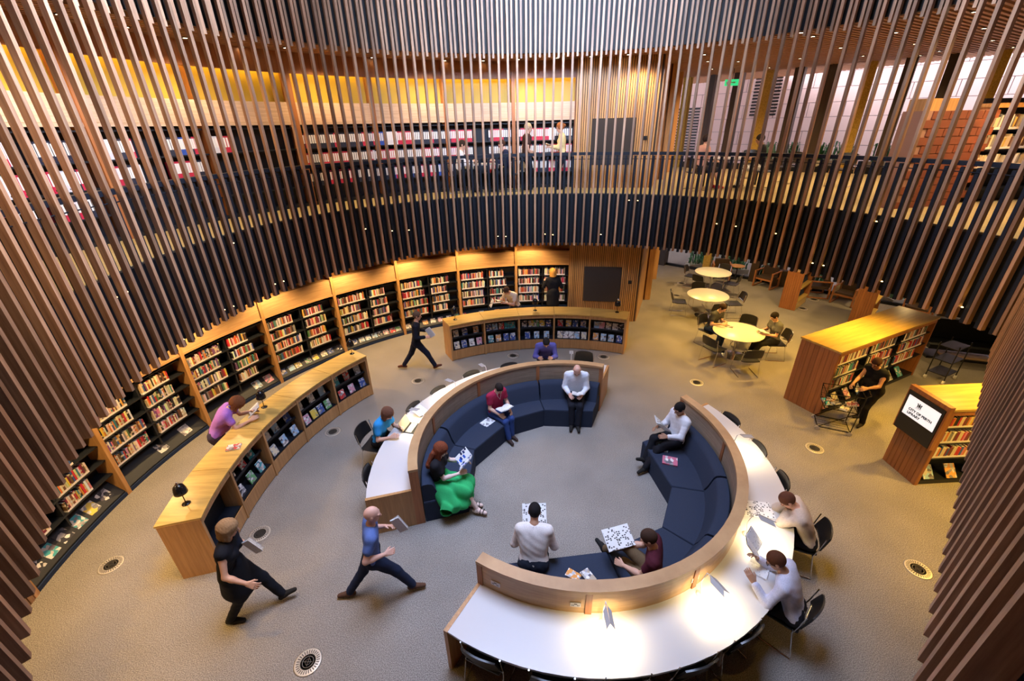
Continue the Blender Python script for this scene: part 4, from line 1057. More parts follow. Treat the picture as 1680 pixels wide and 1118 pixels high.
pm = MB(); pm.box(-.13, .05, -.032, -.0301, -.012, .012); pm.add([(.05, -.0311, -.04), (.05, -.0311, .04), (.11, -.0311, 0)], [(0, 1, 2), (2, 1, 0)]); pm.box(-.17, -.15, -.032, -.0301, .02, .045); pm.box(-.18, -.14, -.032, -.0301, -.05, .015); pm.build('pictogram', M['white'], t)
t = root('pendant_lamp', (9.6, 8.5, 6.1), 'dark conical pendant lamp hanging at the right of the gallery', 'lamp')
MB().lathe([(.0, .26), (.05, .25), (.26, .02), (.27, 0), (.25, .01), (.04, .23)], 24).build('shade', M['plastic'], t, True); MB().tube([(0, 0, .25), (0, 0, 1.25)], .008, 6).build('cord', M['plastic'], t); MB().lathe([(0, .04), (.2, .04)], 18).build('diffuser', M['glow'], t)
def gtable(x, y, L_, W_, rz, label):
    t = root('gallery_table', (x, y, ZG + .012), label, 'table', None, math.radians(rz))
    MB().box(-L_ / 2, L_ / 2, -W_ / 2, W_ / 2, .71, .74).build('tabletop', M['white'], t)
    for sx in (-1, 1):
        for sy in (-1, 1): MB().box(sx * (L_ / 2 - .05) - .02, sx * (L_ / 2 - .05) + .02, sy * (W_ / 2 - .05) - .02, sy * (W_ / 2 - .05) + .02, 0, .71).build('leg', M['plastic'], t)
gtable(-.72, 12.83, 1.1, .60, 5, 'small white table on the gallery between the two seated readers')
gtable(6.3, 12.9, 1.5, .7, -20, 'long pale table on the gallery beside the woman in striped trousers')
GC = 'chairs on the gallery'
chair(-1.42, 12.78, 5, 'chair on the gallery under the man in white shirt', GC, ZG + .012); chair(.10, 12.85, 185, 'chair on the gallery under the dark-haired reader by the standing man', GC, ZG + .012)
chair(5.05, 12.2, 10, 'chair on the gallery under the woman in glasses', GC, ZG + .012); chair(6.75, 12.1, 150, 'chair on the gallery under the person in striped trousers', GC, ZG + .012)
for k, (x, y, a_) in enumerate(((8.0, 13.2, 200), (8.9, 12.2, 220), (7.6, 14.6, 240))): chair(x, y, a_, ('empty dark chair in the middle of the gallery floor', 'empty dark chair right of the gallery floor', 'empty dark chair toward the gallery windows')[k], GC, ZG + .012)
# ------------------------------------------------------------------ people: signed distance fields turned into meshes
class Field:
    def __init__(s, lo, hi, h):
        s.lo = np.array(lo, float); s.h = h; s.n = np.ceil((np.array(hi) - s.lo) / h).astype(int) + 1
        s.v = np.full(s.n, 0.5, np.float32)
    def _sub(s, lo, hi):
        a = np.maximum(np.floor((lo - s.lo) / s.h).astype(int), 0); b = np.minimum(np.ceil((hi - s.lo) / s.h).astype(int) + 1, s.n)
        if (b <= a).any(): return None
        g = np.meshgrid(*[s.lo[i] + s.h * np.arange(a[i], b[i]) for i in range(3)], indexing='ij')
        return tuple(slice(a[i], b[i]) for i in range(3)), np.stack(g, -1).astype(np.float32)
    def _put(s, sl, d, k):
        o = s.v[sl]
        if k > 0:
            hh = np.clip(.5 + .5 * (o - d) / k, 0, 1); s.v[sl] = o * (1 - hh) + d * hh - k * hh * (1 - hh)
        else: s.v[sl] = np.minimum(o, d)
    def cap(s, a, b, ra, rb, k=.02, sub=False, ax=None):
        """tapered capsule; ax=(unit vector, factor) squeezes it along a direction"""
        a = np.array(a, float); b = np.array(b, float); m = max(ra, rb) + k + 3 * s.h
        if ax is not None: m = m * max(1.0, 1.0 / ax[1])
        r = s._sub(np.minimum(a, b) - m, np.maximum(a, b) + m)
        if r is None: return s
        sl, g = r; ba = b - a; l2 = max(float(ba @ ba), 1e-9); pa = g - a
        t = np.clip((pa @ ba) / l2, 0, 1); q = pa - t[..., None] * ba
        if ax is not None:
            u = np.array(ax[0], float); u /= np.linalg.norm(u); dd = q @ u; q = q + (dd * (1.0 / ax[1] - 1))[..., None] * u
        d = np.sqrt((q * q).sum(-1)) - (ra + (rb - ra) * t)
        if ax is not None: d = d * min(1.0, ax[1] ** .5)
        if sub: s.v[sl] = np.maximum(s.v[sl], -d)
        else: s._put(sl, d.astype(np.float32), k)
        return s
    def ell(s, c, rad, R=None, k=.015, sub=False):
        c = np.array(c, float); rad = np.array(rad, float); m = rad.max() + k + 3 * s.h
        r = s._sub(c - m, c + m)
        if r is None: return s
        sl, g = r; p = g - c
        if R is not None: p = p @ R
        q = p / rad; l = np.sqrt((q * q).sum(-1)) + 1e-6; g2 = np.sqrt(((p / rad ** 2) ** 2).sum(-1)) + 1e-6
        d = l * (l - 1) / g2
        if sub: s.v[sl] = np.maximum(s.v[sl], -d)
        else: s._put(sl, d.astype(np.float32), k)
        return s
    def cut(s, p, n):
        """keep only the side n points away from"""
        g = np.stack(np.meshgrid(*[s.lo[i] + s.h * np.arange(s.n[i]) for i in range(3)], indexing='ij'), -1); n = np.array(n, float); n /= np.linalg.norm(n)
        s.v = np.maximum(s.v, ((g - np.array(p)) @ n).astype(np.float32)); return s
    def poly(s):
        V = s.v; ins = V < 0; nx, ny, nz = V.shape
        cs = np.zeros((nx - 1, ny - 1, nz - 1), np.int8)
        for i in (0, 1):
            for j in (0, 1):
                for k in (0, 1): cs += ins[i:nx - 1 + i, j:ny - 1 + j, k:nz - 1 + k]
        act = (cs > 0) & (cs < 8); I = np.argwhere(act)
        if len(I) == 0: return [], []
        idx = np.full(act.shape, -1, np.int32); idx[act] = np.arange(len(I))
        acc = np.zeros((len(I), 3)); cnt = np.zeros(len(I))
        cor = [(i, j, k) for i in (0, 1) for j in (0, 1) for k in (0, 1)]
        for a in cor:
            for ax in range(3):
                if a[ax]: continue
                b = list(a); b[ax] = 1
                va = V[I[:, 0] + a[0], I[:, 1] + a[1], I[:, 2] + a[2]]; vb = V[I[:, 0] + b[0], I[:, 1] + b[1], I[:, 2] + b[2]]
                m = (va < 0) != (vb < 0); t = np.where(m, va / np.where(m, va - vb, 1), 0)
                P = np.array(a, float)[None] + np.zeros((len(I), 3)); P[:, ax] = t
                acc[m] += P[m]; cnt[m] += 1
        vs = (I + acc / cnt[:, None]) * s.h + s.lo
        F = []
        for ax in range(3):
            u, w_ = (ax + 1) % 3, (ax + 2) % 3
            sh = [slice(None)] * 3; sh2 = list(sh); sh[ax] = slice(0, -1); sh2[ax] = slice(1, None)
            A = ins[tuple(sh)]; B = ins[tuple(sh2)]; E = np.argwhere(A != B)
            ok = (E[:, u] > 0) & (E[:, w_] > 0) & (E[:, u] < V.shape[u] - 1) & (E[:, w_] < V.shape[w_] - 1); E = E[ok]
            if len(E) == 0: continue
            fl = A[E[:, 0], E[:, 1], E[:, 2]]
            def at(du, dw): Q = E.copy(); Q[:, u] += du; Q[:, w_] += dw; return idx[Q[:, 0], Q[:, 1], Q[:, 2]]
            q = np.stack([at(-1, -1), at(0, -1), at(0, 0), at(-1, 0)], 1)
            q[~fl] = q[~fl][:, ::-1]; F.append(q)
        return vs, np.concatenate(F)

def fmesh(name, fields, mats, mi=None):
    """join several polygonised fields into one smooth mesh"""
    VV = []; FF = []; MI = []; o = 0
    for i, f in enumerate(fields):
        v, q = f.poly()
        if len(v) == 0: continue
        VV.append(v); FF.append(q + o); MI.append(np.full(len(q), mi[i] if mi else 0)); o += len(v)
    V_ = np.concatenate(VV); F_ = np.concatenate(FF)
    me = bpy.data.meshes.new(name); me.vertices.add(len(V_)); me.vertices.foreach_set('co', V_.ravel().astype(np.float32))
    me.loops.add(F_.size); me.loops.foreach_set('vertex_index', F_.ravel().astype(np.int32))
    me.polygons.add(len(F_)); me.polygons.foreach_set('loop_start', np.arange(0, F_.size, 4, dtype=np.int32)); me.polygons.foreach_set('loop_total', np.full(len(F_), 4, np.int32))
    for m in (mats if isinstance(mats, (list, tuple)) else [mats]): me.materials.append(m)
    if mi: me.polygons.foreach_set('material_index', np.concatenate(MI).astype(np.int32))
    me.polygons.foreach_set('use_smooth', np.ones(len(F_), bool)); me.update(calc_edges=True); me.validate()
    return me

def V3(*a): return np.array(a, float)
def unit(v): return v / (np.linalg.norm(v) + 1e-9)
def ik(a, t, l1, l2, pole):
    d = t - a; L_ = np.linalg.norm(d)
    if L_ > (l1 + l2) * .995: t = a + d * ((l1 + l2) * .995 / L_); d = t - a; L_ = np.linalg.norm(d)
    x = (l1 * l1 - l2 * l2 + L_ * L_) / (2 * L_); hgt = math.sqrt(max(0, l1 * l1 - x * x)); u = d / L_
    p = pole - u * (pole @ u); return a + u * x + unit(p) * hgt, t
def rotm(ax, deg): return np.array(Matrix.Rotation(math.radians(deg), 3, ax))

SKIN = {}
def skin(c):
    if c not in SKIN:
        m, nt, b = nmat('skin'); b.inputs['Base Color'].default_value = (*c, 1); b.inputs['Roughness'].default_value = .5; b.inputs['Subsurface Weight'].default_value = .0; SKIN[c] = m
    return SKIN[c]
CLM = {}
def cloth(c, pat=None):
    key = (c, pat)
    if key not in CLM: 
        m = fabric('cloth', c, 90 if pat is None else 25, .85, .12 if pat is None else .8); CLM[key] = m
    return CLM[key]
FAIR = (.62, .36, .25); TAN = (.42, .22, .13); PINK = (.70, .40, .30); BROWN = (.22, .11, .06)
FAIRY = (.74, .54, .46)
EYE = plain('eye_dark', (.02, .015, .012), .2); LIP = plain('lip', (.42, .14, .12), .5)

def person(label, pos, face, hip=.53, lean=8, twist=0, bend=0, head=(0, 0, 0), LH=None, RH=None, LF=None, RF=None, knee=(0, 1, .6), lkn=None, rkn=None, elb=(0, -.6, -1), skinc=FAIR, hair='short', hairc=(.03, .02, .015),
           top=(.5, .5, .5), sleeve='long', bot=(.03, .03, .035), botk='trousers', shoe=(.02, .018, .016), shoek='shoe', female=False, s=1.0, h=.015, glasses=False, fat=1.0, palm=None, collar=False, group=None, dress=False, tuck=False, tpat=None, bpat=None, extra=None, sway=0):
    """local frame: x right, y ahead, z up from the floor. hands LH/RH, feet LF/RF are targets for wrist and ankle."""
    rt = root('person', pos, label, 'person', group, math.radians(face - 90)); rt.scale = (s, s, s)
    sk = skin(skinc)
    P = V3(0, 0, hip)
    Rl = rotm('Z', twist) @ rotm('Y', sway) @ rotm('X', -lean); up = Rl @ V3(0, 0, 1); rtv = Rl @ V3(1, 0, 0); fw = Rl @ V3(0, 1, 0)
    R2 = Rl @ rotm('X', -bend); up2 = R2 @ V3(0, 0, 1); fw2 = R2 @ V3(0, 1, 0)
    waist = P + up * .17; chest = waist + (up * .5 + up2 * .5) * .17; neckb = chest + up2 * .17; neck = neckb + up2 * .03
    sw = .165 if female else .185
    shL, shR = neckb - rtv * sw - up2 * .035, neckb + rtv * sw - up2 * .035
    hp, hy, hr = head; RH_ = R2 @ rotm('Z', hy) @ rotm('Y', hr) @ rotm('X', -hp)
    hu, hf, hx = RH_ @ V3(0, 0, 1), RH_ @ V3(0, 1, 0), RH_ @ V3(1, 0, 0)
    HC = neck + up2 * .055 + hu * .105 + hf * .025
    LH = V3(*LH) if LH is not None else V3(-.26, .06, hip - .02); RHt = V3(*RH) if RH is not None else V3(.26, .06, hip - .02)
    LF = V3(*LF) if LF is not None else V3(-.12, .45, .09); RFt = V3(*RF) if RF is not None else V3(.12, .45, .09)
    elb = V3(*elb); eL, LH = ik(shL, LH, .285, .25, elb - V3(.5, 0, 0)); eR, RHt = ik(shR, RHt, .285, .25, elb + V3(.5, 0, 0))
    hw = .10 if female else .095
    hL, hR = P - rtv * hw, P + rtv * hw
    kL, LF = ik(hL, LF, .43, .42, V3(*(lkn or knee))); kR, RFt = ik(hR, RFt, .43, .42, V3(*(rkn or knee)))
    allp = np.array([P, neck, HC, shL, shR, eL, eR, LH, RHt, kL, kR, LF, RFt, HC + hu * .12])
    lo, hi = allp.min(0) - .26, allp.max(0) + .26
    def torso(f, e, female=female, z0=0.0):
        sq = (fw, .72 if fat < 1.15 else .9)
        F_ = fat
        rows_ = [(P - up * .02, .075, .118), (P + up * .06, .068, .112), (waist, .055 if not female else .042, .103 if not female else .092), (waist + up * .09, .07, .112 if not female else .10), (chest + up2 * .03, .085, .118), (chest + up2 * .10, .095 if not female else .08, .105), (neckb - up2 * .045, .105 if not female else .09, .075)]
        for i, (c, w_, r) in enumerate(rows_):
            F2 = F_ if i in (1, 2, 3, 4) else (1 + (F_ - 1) * .5)
            f.cap(c - rtv * w_, c + rtv * w_, r * F2 + e, r * F2 + e, .05, ax=(fw if i < 4 else fw2, .74))
        if female:
            for sx in (-1, 1): f.ell(chest + up2 * .015 + rtv * sx * .075 + fw2 * .075, (.062 + e, .055 + e, .06 + e), None, .04)
        if fat > 1.15: f.ell(waist + fw * .05, (.14 * fat + e, .12 * fat + e, .13 + e), None, .05)
        return f
    # --- body: one field for trunk, neck and limbs
    fb = Field(lo, hi, h)
    torso(fb, 0)
    fb.cap(neckb - up2 * .02, HC - hu * .05, .056 if not female else .046, .052 if not female else .043, .03)
    for sh, el, wr in ((shL, eL, LH), (shR, eR, RHt)):
        fb.cap(neckb - up2 * .03 + (sh - neckb) * .4, sh, .055, .052, .04)
        a_ = .9 if female else 1.0
        fb.cap(sh, el, .049 * a_, .039 * a_, .03).cap(el, el + (wr - el) * .35, .040 * a_, .040 * a_, .02).cap(el + (wr - el) * .3, wr, .040 * a_, .026 * a_, .02)
    for hh, kk, ff in ((hL, kL, LF), (hR, kR, RFt)):
        fb.cap(hh, kk, .088 * (1 + (fat - 1) * .6), .056, .04).cap(kk, kk + (ff - kk) * .35, .054, .054, .03).cap(kk + (ff - kk) * .3, ff, .054, .035, .03)
    # --- head: skull, jaw, nose, ears, brow, lips
    fh = Field(HC - .17, HC + .17, .0075 if h < .017 else .010)
    fh.ell(HC + hu * .018 - hf * .008, (.076, .097, .098), RH_, .02)
    fh.ell(HC - hu * .045 + hf * .028, (.056, .062, .062), RH_, .03)
    fh.cap(HC - hu * .095 + hf * .062, HC - hu * .088 + hf * .058, .020, .022, .03)
    fh.cap(HC + hu * .012 + hf * .088, HC - hu * .022 + hf * .106, .010, .016, .012)
    fh.cap(HC + hu * .024 - hx * .045 + hf * .076, HC + hu * .024 + hx * .045 + hf * .076, .014, .014, .015)
    for sx in (-1, 1):
        fh.ell(HC + hx * sx * .078 - hf * .008 - hu * .005, (.010, .019, .030), RH_, .006)
        fh.ell(HC + hx * sx * .033 + hf * .092 + hu * .004, (.015, .012, .010), RH_, 0, sub=True)
    fh.cap(HC - hu * .10, neckb + up2 * .04, .047 if not female else .042, .050 if not female else .043, .03)
    fh.cap(HC - hu * .056 - hx * .018 + hf * .084, HC - hu * .056 + hx * .018 + hf * .084, .008, .008, .008)
    fields = [fb, fh]
    # --- hands: palm, four bent fingers of unequal length, thumb from the side
    for side, wr, el in ((-1, LH, eL), (1, RHt, eR)):
        d = unit(wr - el); pn = V3(*(palm[0] if side < 0 else palm[1])) if palm is not None else V3(-side * .75, .15, -.65)
        pn = unit(pn - d * (pn @ d)); ac = np.cross(d, pn); ac = unit(ac) # across
        inn = ac if (ac @ (rtv * -side)) > 0 else -ac       # thumb side: toward the body middle
        c0 = wr + d * .015; fhn = Field(wr + d * .09 - .135, wr + d * .09 + .135, .005 if h < .017 else .0075)
        fhn.cap(wr - d * .03, wr + d * .02, .026, .024, .01, ax=(pn, .8))
        for q, ln in zip((-.030, -.010, .010, .030), (.058, .068, .074, .066)):
            b_ = wr + d * .088 + inn * q
            fhn.cap(c0 + inn * q * .6, b_, .016, .0125, .012, ax=(pn, .85))
            m1 = b_ + d * ln * .55 + pn * .014 + inn * q * .06; m2 = m1 + d * ln * .28 + pn * ln * .42
            fhn.cap(b_, m1, .0098, .0090, .003); fhn.cap(m1, m2, .0090, .0072, .002)
        t0 = c0 + inn * .026 + d * .012; t1 = t0 + inn * .028 + d * .034 + pn * .010; t2 = t1 + d * .030 + inn * .004 + pn * .014
        fhn.cap(t0, t1, .0145, .0115, .010).cap(t1, t2, .0110, .0085, .003)
        fields.append(fhn)
    put('body', fmesh('body', fields, [sk]), rt)
    # eyes, mouth
    for sx in (-1, 1):
        c = HC + hx * sx * .033 + hf * .084 + hu * .004; o = put('eye', EYEME, rt, tuple(c)); o.scale = (.013, .010, .008); o.rotation_euler = Matrix(RH_.tolist()).to_euler()
        c = HC + hx * sx * .034 + hf * .092 + hu * .026
        if hair != 'bald': o = put('eyebrow', EYEME_H(hairc), rt, tuple(c)); o.scale = (.019, .006, .004); o.rotation_euler = Matrix(RH_.tolist()).to_euler()
    o = put('mouth', LIPME, rt, tuple(HC - hu * .058 + hf * .090)); o.scale = (.020, .005, .006); o.rotation_euler = Matrix(RH_.tolist()).to_euler()
    if glasses:
        g_ = MB()
        for sx in (-1, 1):
            c = HC + hx * sx * .034 + hf * .103 + hu * .004
            g_.tube([c + hx * .025 * math.cos(q) + hu * .018 * math.sin(q) for q in np.linspace(0, 2 * PI, 12, endpoint=False)], .003, 5, close=True)
            g_.tube([c + hx * sx * .025, HC + hx * sx * .080 - hf * .0 + hu * .006], .003, 5)
        g_.tube([HC - hx * .010 + hf * .105 + hu * .004, HC + hx * .010 + hf * .105 + hu * .004], .003, 5)
        g_.build('glasses', M['lampblack'], rt)
    # --- hair
    if hair != 'bald':
        hm = cloth(hairc); fr = Field(HC - .30, HC + .24, .009 if h < .017 else .011); e = .010
        if hair in ('short', 'bob', 'long', 'curly', 'bun'):
            t_ = {'short': .006, 'bob': .020, 'long': .020, 'curly': .030, 'bun': .012}[hair]
            fr.ell(HC + hu * .026 - hf * .014, (.078 + t_, .098 + t_, .098 + t_), RH_, 0)
            fr.cap(HC + hf * .100 - hu * .035, HC + hf * .125 - hu * .06, .072, .08, sub=True)
            fr.ell(HC + hf * .115 - hu * .0, (.066, .055, .052), RH_, 0, sub=True)
            if hair in ('short', 'bun'): fr.ell(HC - hu * .135 + hf * .055, (.12, .135, .10), RH_, 0, sub=True)
            if hair == 'bun': fr.ell(HC + hu * .02 - hf * .125, (.038, .038, .038), None, .015)
            if hair == 'short': 
                for sx in (-1, 1): fr.ell(HC + hx * sx * .092 - hu * .02 + hf * .0, (.022, .022, .035), RH_, 0, sub=True)
            if hair in ('bob', 'curly', 'long'):
                n_ = {'bob': .13, 'curly': .15, 'long': .20}[hair]; r0 = .032
                for q in np.linspace(-.80 * PI / 1.0, .80 * PI, 13):
                    dx, dy = math.sin(q), -math.cos(q)
                    if dy > .30: continue
                    A = HC + hu * .03 + hx * dx * .072 + hf * (dy * .085 - .012); B = A - V3(0, 0, 1) * n_ * .6 - hu * n_ * .4 + hx * dx * .012 + hf * dy * .02
                    fr.cap(A, B, r0, r0 * (.8 if hair != 'long' else .9), .02)
                if hair == 'long':
                    for q in (-.075, -.04, 0, .04, .075):
                        A = HC - hf * .085 + hx * q - hu * .08; B = neckb - fw2 * .12 + rtv * q * 1.5 - up2 * .08; C_ = chest - fw2 * .135 + rtv * q * 1.2 - up2 * (.10 + .02 * math.cos(q * 40))
                        fr.cap(A, B, .040, .045, .02).cap(B, C_, .045, .022, .02)
            if hair in ('curly', 'long', 'bob'):
                g = np.stack(np.meshgrid(*[fr.lo[i] + fr.h * np.arange(fr.n[i]) for i in range(3)], indexing='ij'), -1)
                amp = .011 if hair == 'curly' else .006; fr.v += (amp * np.sin(g[..., 0] * 190) * np.sin(g[..., 1] * 170 + 1) * np.sin(g[..., 2] * (150 if hair == 'curly' else 60))).astype(np.float32)
        put('hair', fmesh('hair', [fr], [hm]), rt)
    # --- clothes
    e = .013
    ft = Field(lo, hi, h); torso(ft, e)
    for sh, el, wr in ((shL, eL, LH), (shR, eR, RHt)):
        ft.cap(neckb - up2 * .03 + (sh - neckb) * .4, sh, .055 + e, .056 + e, .04)
        if sleeve == 'none': continue
        if sleeve == 'short': ft.cap(sh, sh + (el - sh) * .52, .056 + e, .054 + e, .03)
        else:
            ft.cap(sh, el, .053 + e, .046 + e, .03); ft.cap(el, el + (wr - el) * (.86 if sleeve == 'long' else .45), .046 + e, .034 + e, .02)
    if sleeve == 'none':
        for sh in (shL, shR): ft.cap(sh, sh + (sh - neckb) * .02, .04, .04, 0)
    ft.ell(neckb + up2 * .062 + fw2 * .035, (.068, .085, .062), R2, 0, sub=True)
    if collar:
        for q in np.linspace(0, 2 * PI, 13)[:-1]:
            if abs(q - PI / 2) < .35: continue
            A = neckb + up2 * .012 + rtv * .062 * math.cos(q) + fw2 * (.064 * math.sin(q) - .004); ft.cap(A, A + up2 * .026, .012, .010, .008)
    # folds
    g = np.stack(np.meshgrid(*[ft.lo[i] + ft.h * np.arange(ft.n[i]) for i in range(3)], indexing='ij'), -1)
    ft.v += (.0035 * np.sin(g[..., 0] * 38 + g[..., 2] * 30) * np.sin(g[..., 1] * 40 - g[..., 2] * 45)).astype(np.float32)
    if not tuck and not dress: pass
    put('shirt' if not dress else 'dress_top', fmesh('shirt', [ft], [cloth(top, tpat)]), rt)
    fl = Field(lo, hi, h)
    def pelv(f, e_): f.cap(P - up * .02 - rtv * .075, P - up * .02 + rtv * .075, .120 * fat ** .5 + e_, .120 * fat ** .5 + e_, .04, ax=(fw, .78)); f.cap(P + up * .05 - rtv * .065, P + up * .05 + rtv * .065, .112 * fat ** .5 + e_, .112 * fat ** .5 + e_, .03, ax=(fw, .78))
    if botk == 'skirt':
        pelv(fl, e)
        for hh, kk in ((hL, kL), (hR, kR)): fl.cap(hh, kk + unit(kk - hh) * .05, .115, .105, .08)
        mid0, mid1 = (hL + hR) / 2, (kL + kR) / 2 + unit(kL + kR - hL - hR) * .05
        for t_ in (0, .5, 1): fl.cap(hL + (kL - hL) * t_, hR + (kR - hR) * t_, .11, .11, .05)
        sd = extra or (0, 0, 0)
        fl.cap(kL, kL + V3(-.04, .04, -.20), .11, .07, .06); fl.cap(kR, kR + V3(.04, .04, -.18), .11, .07, .06); fl.cap((kL + kR) / 2, (kL + kR) / 2 + V3(0, .05, -.20), .11, .08, .06)
        fl.cap(hR + V3(.06, .10, -.02), kR + V3(.20, -.10, -.12), .08, .07, .08); fl.cap(hR + V3(.05, 0, 0), kR + V3(.22, -.22, -.16), .08, .06, .10); fl.cap(hR + V3(.06, .05, 0), V3(.40, .16, hip - .26), .09, .05, .10); fl.cap(V3(.40, .16, hip - .26), kR + V3(.10, .02, -.22), .05, .06, .10)
        g = np.stack(np.meshgrid(*[fl.lo[i] + fl.h * np.arange(fl.n[i]) for i in range(3)], indexing='ij'), -1)
        fl.v += (.011 * np.sin(g[..., 0] * 55 + 2 * np.sin(g[..., 1] * 9) + g[..., 2] * 14)).astype(np.float32)
    else:
        pelv(fl, e)
        cutl = {'trousers': .97, 'capri': .80, 'shorts': .0}[botk]
        for hh, kk, ff in ((hL, kL, LF), (hR, kR, RFt)):
            fl.cap(hh, kk, .096 * (1 + (fat - 1) * .6) + e * .6, .062 + e * .6, .04)
            fl.cap(kk, kk + (ff - kk) * cutl, .061 + e * .6, .050 + e * .5, .03)
        g = np.stack(np.meshgrid(*[fl.lo[i] + fl.h * np.arange(fl.n[i]) for i in range(3)], indexing='ij'), -1)
        fl.v += (.003 * np.sin(g[..., 0] * 50 + g[..., 1] * 20) * np.sin(g[..., 2] * 48 + g[..., 1] * 30)).astype(np.float32)
        if dress:
            fl.cap(P + up * .1, P - V3(0, 0, .30), .15, .20, .05)
    put('skirt' if botk == 'skirt' else 'trousers', fmesh('trousers', [fl], [cloth(bot, bpat)]), rt)
    # --- shoes and feet
    for hh, kk, ff, sx in ((hL, kL, LF, -1), (hR, kR, RFt, 1)):
        sh_ = unit(ff - kk); dirf = (kk - hh) * V3(1, 1, 0); 
        if np.linalg.norm(dirf) < .12: dirf = V3(0, 1, 0)
        dirf = unit(dirf); dirf = unit(dirf + V3(sx * .25, 0, 0) * .6)
        if abs(sh_[2]) < .93 and ff[2] > .12: dirf = unit(dirf * .5 + V3(0, 0, -.2) + unit(np.cross(rtv, -sh_)) * .9) if False else unit(dirf - sh_ * (dirf @ sh_) + V3(0, 0, .0))
        elif ff[2] < .12: dirf = unit(dirf * V3(1, 1, 0))
        dn = unit(sh_ - dirf * (sh_ @ dirf)) if ff[2] > .12 else V3(0, 0, -1)
        fs = Field(ff - .26, ff + .26, .0085 if h < .017 else .012)
        A = ff - dirf * .045 + dn * .045; B = ff + dirf * .15 + dn * .052
        sdv = unit(np.cross(dirf, dn))
        fs.cap(A, ff + dirf * .02 + dn * .035, .038, .040, .02); fs.cap(ff + dirf * .02 + dn * .03, B, .040, .030, .02)
        fs.cap(ff + dn * .01, ff + dn * .03, .040, .042, .02)
        fs.cut(ff + dn * .078, dn)
        m_ = cloth(shoe) if shoek != 'sandal' else sk
        if shoek == 'sandal':
            put('foot', fmesh('foot', [fs], [sk]), rt); st = MB()
            st.tube([A + dn * .03 - dirf * .02, ff + dn * .06 + dirf * .05, B + dn * .03 + dirf * .025], .018, 6)
            for q in (.02, .07, .12):
                c = ff + dirf * q + dn * .03; st.tube([c + sdv * .045 + dn * .03, c + sdv * .035 - dn * (.035 - q * .12), c - dn * (.045 - q * .14), c - sdv * .035 - dn * (.035 - q * .12), c - sdv * .045 + dn * .03], .006, 5)
            st.build('sandal', M['lampblack'], rt, True)
        else: put('shoe', fmesh('shoe', [fs], [m_]), rt)
    return rt
def _sph(mat):
    mb = MB(); mb.lathe([(0, -1), (.5, -.87), (.87, -.5), (1, 0), (.87, .5), (.5, .87), (0, 1)], 10); return mb.mesh('eye', mat, 'all')
EYEME = _sph(EYE); LIPME = _sph(LIP); _eb = {}
def EYEME_H(c):
    if c not in _eb: _eb[c] = _sph(cloth(c))
    return _eb[c]
def open_book(label, pos, yaw, tilt, w_=.15, hgt=.22, c=(.85, .84, .8), spread=155, mat=None, name='open_book', roll=0, cat='book'):
    """two leaves hinged at the spine; faces up before tilt; yaw turns it about z"""
    rt = root(name, pos, label, cat)
    rt.rotation_euler = (Matrix.Rotation(math.radians(yaw), 4, 'Z') @ Matrix.Rotation(math.radians(tilt), 4, 'X') @ Matrix.Rotation(math.radians(roll), 4, 'Y')).to_euler()
    hf = math.radians((180 - spread) / 2)
    for sx in (-1, 1):
        T_ = Matrix.Rotation(-sx * hf, 4, 'Y')
        n = 6; vs = []; fs = []
        for i in range(n + 1):
            x = w_ * i / n; z = .010 * math.sin(PI * i / n) ** .8 + .004
            for y in (-hgt / 2, hgt / 2): vs.append(tuple(T_ @ Vector((sx * x, y, z)))); vs.append(tuple(T_ @ Vector((sx * x, y, z - .004 - .004 * (1 - i / n)))))
        for i in range(n):
            a = 4 * i; fs += [(a, a + 4, a + 6, a + 2), (a + 1, a + 3, a + 7, a + 5), (a, a + 1, a + 5, a + 4), (a + 2, a + 6, a + 7, a + 3)]
        fs += [(0, 2, 3, 1), (4 * n, 4 * n + 1, 4 * n + 3, 4 * n + 2)]
        mb = MB(); mb.add(vs, fs); pg = mb.build('page', mat or M['page'], rt, True)
    mb = MB()
    for sx in (-1, 1): mb.box(0, sx * (w_ + .004), -hgt / 2 - .003, hgt / 2 + .003, -.0075, -.005, Matrix.Rotation(-sx * hf, 4, 'Y'))
    mb.build('cover', cloth(c), rt)
    return rt
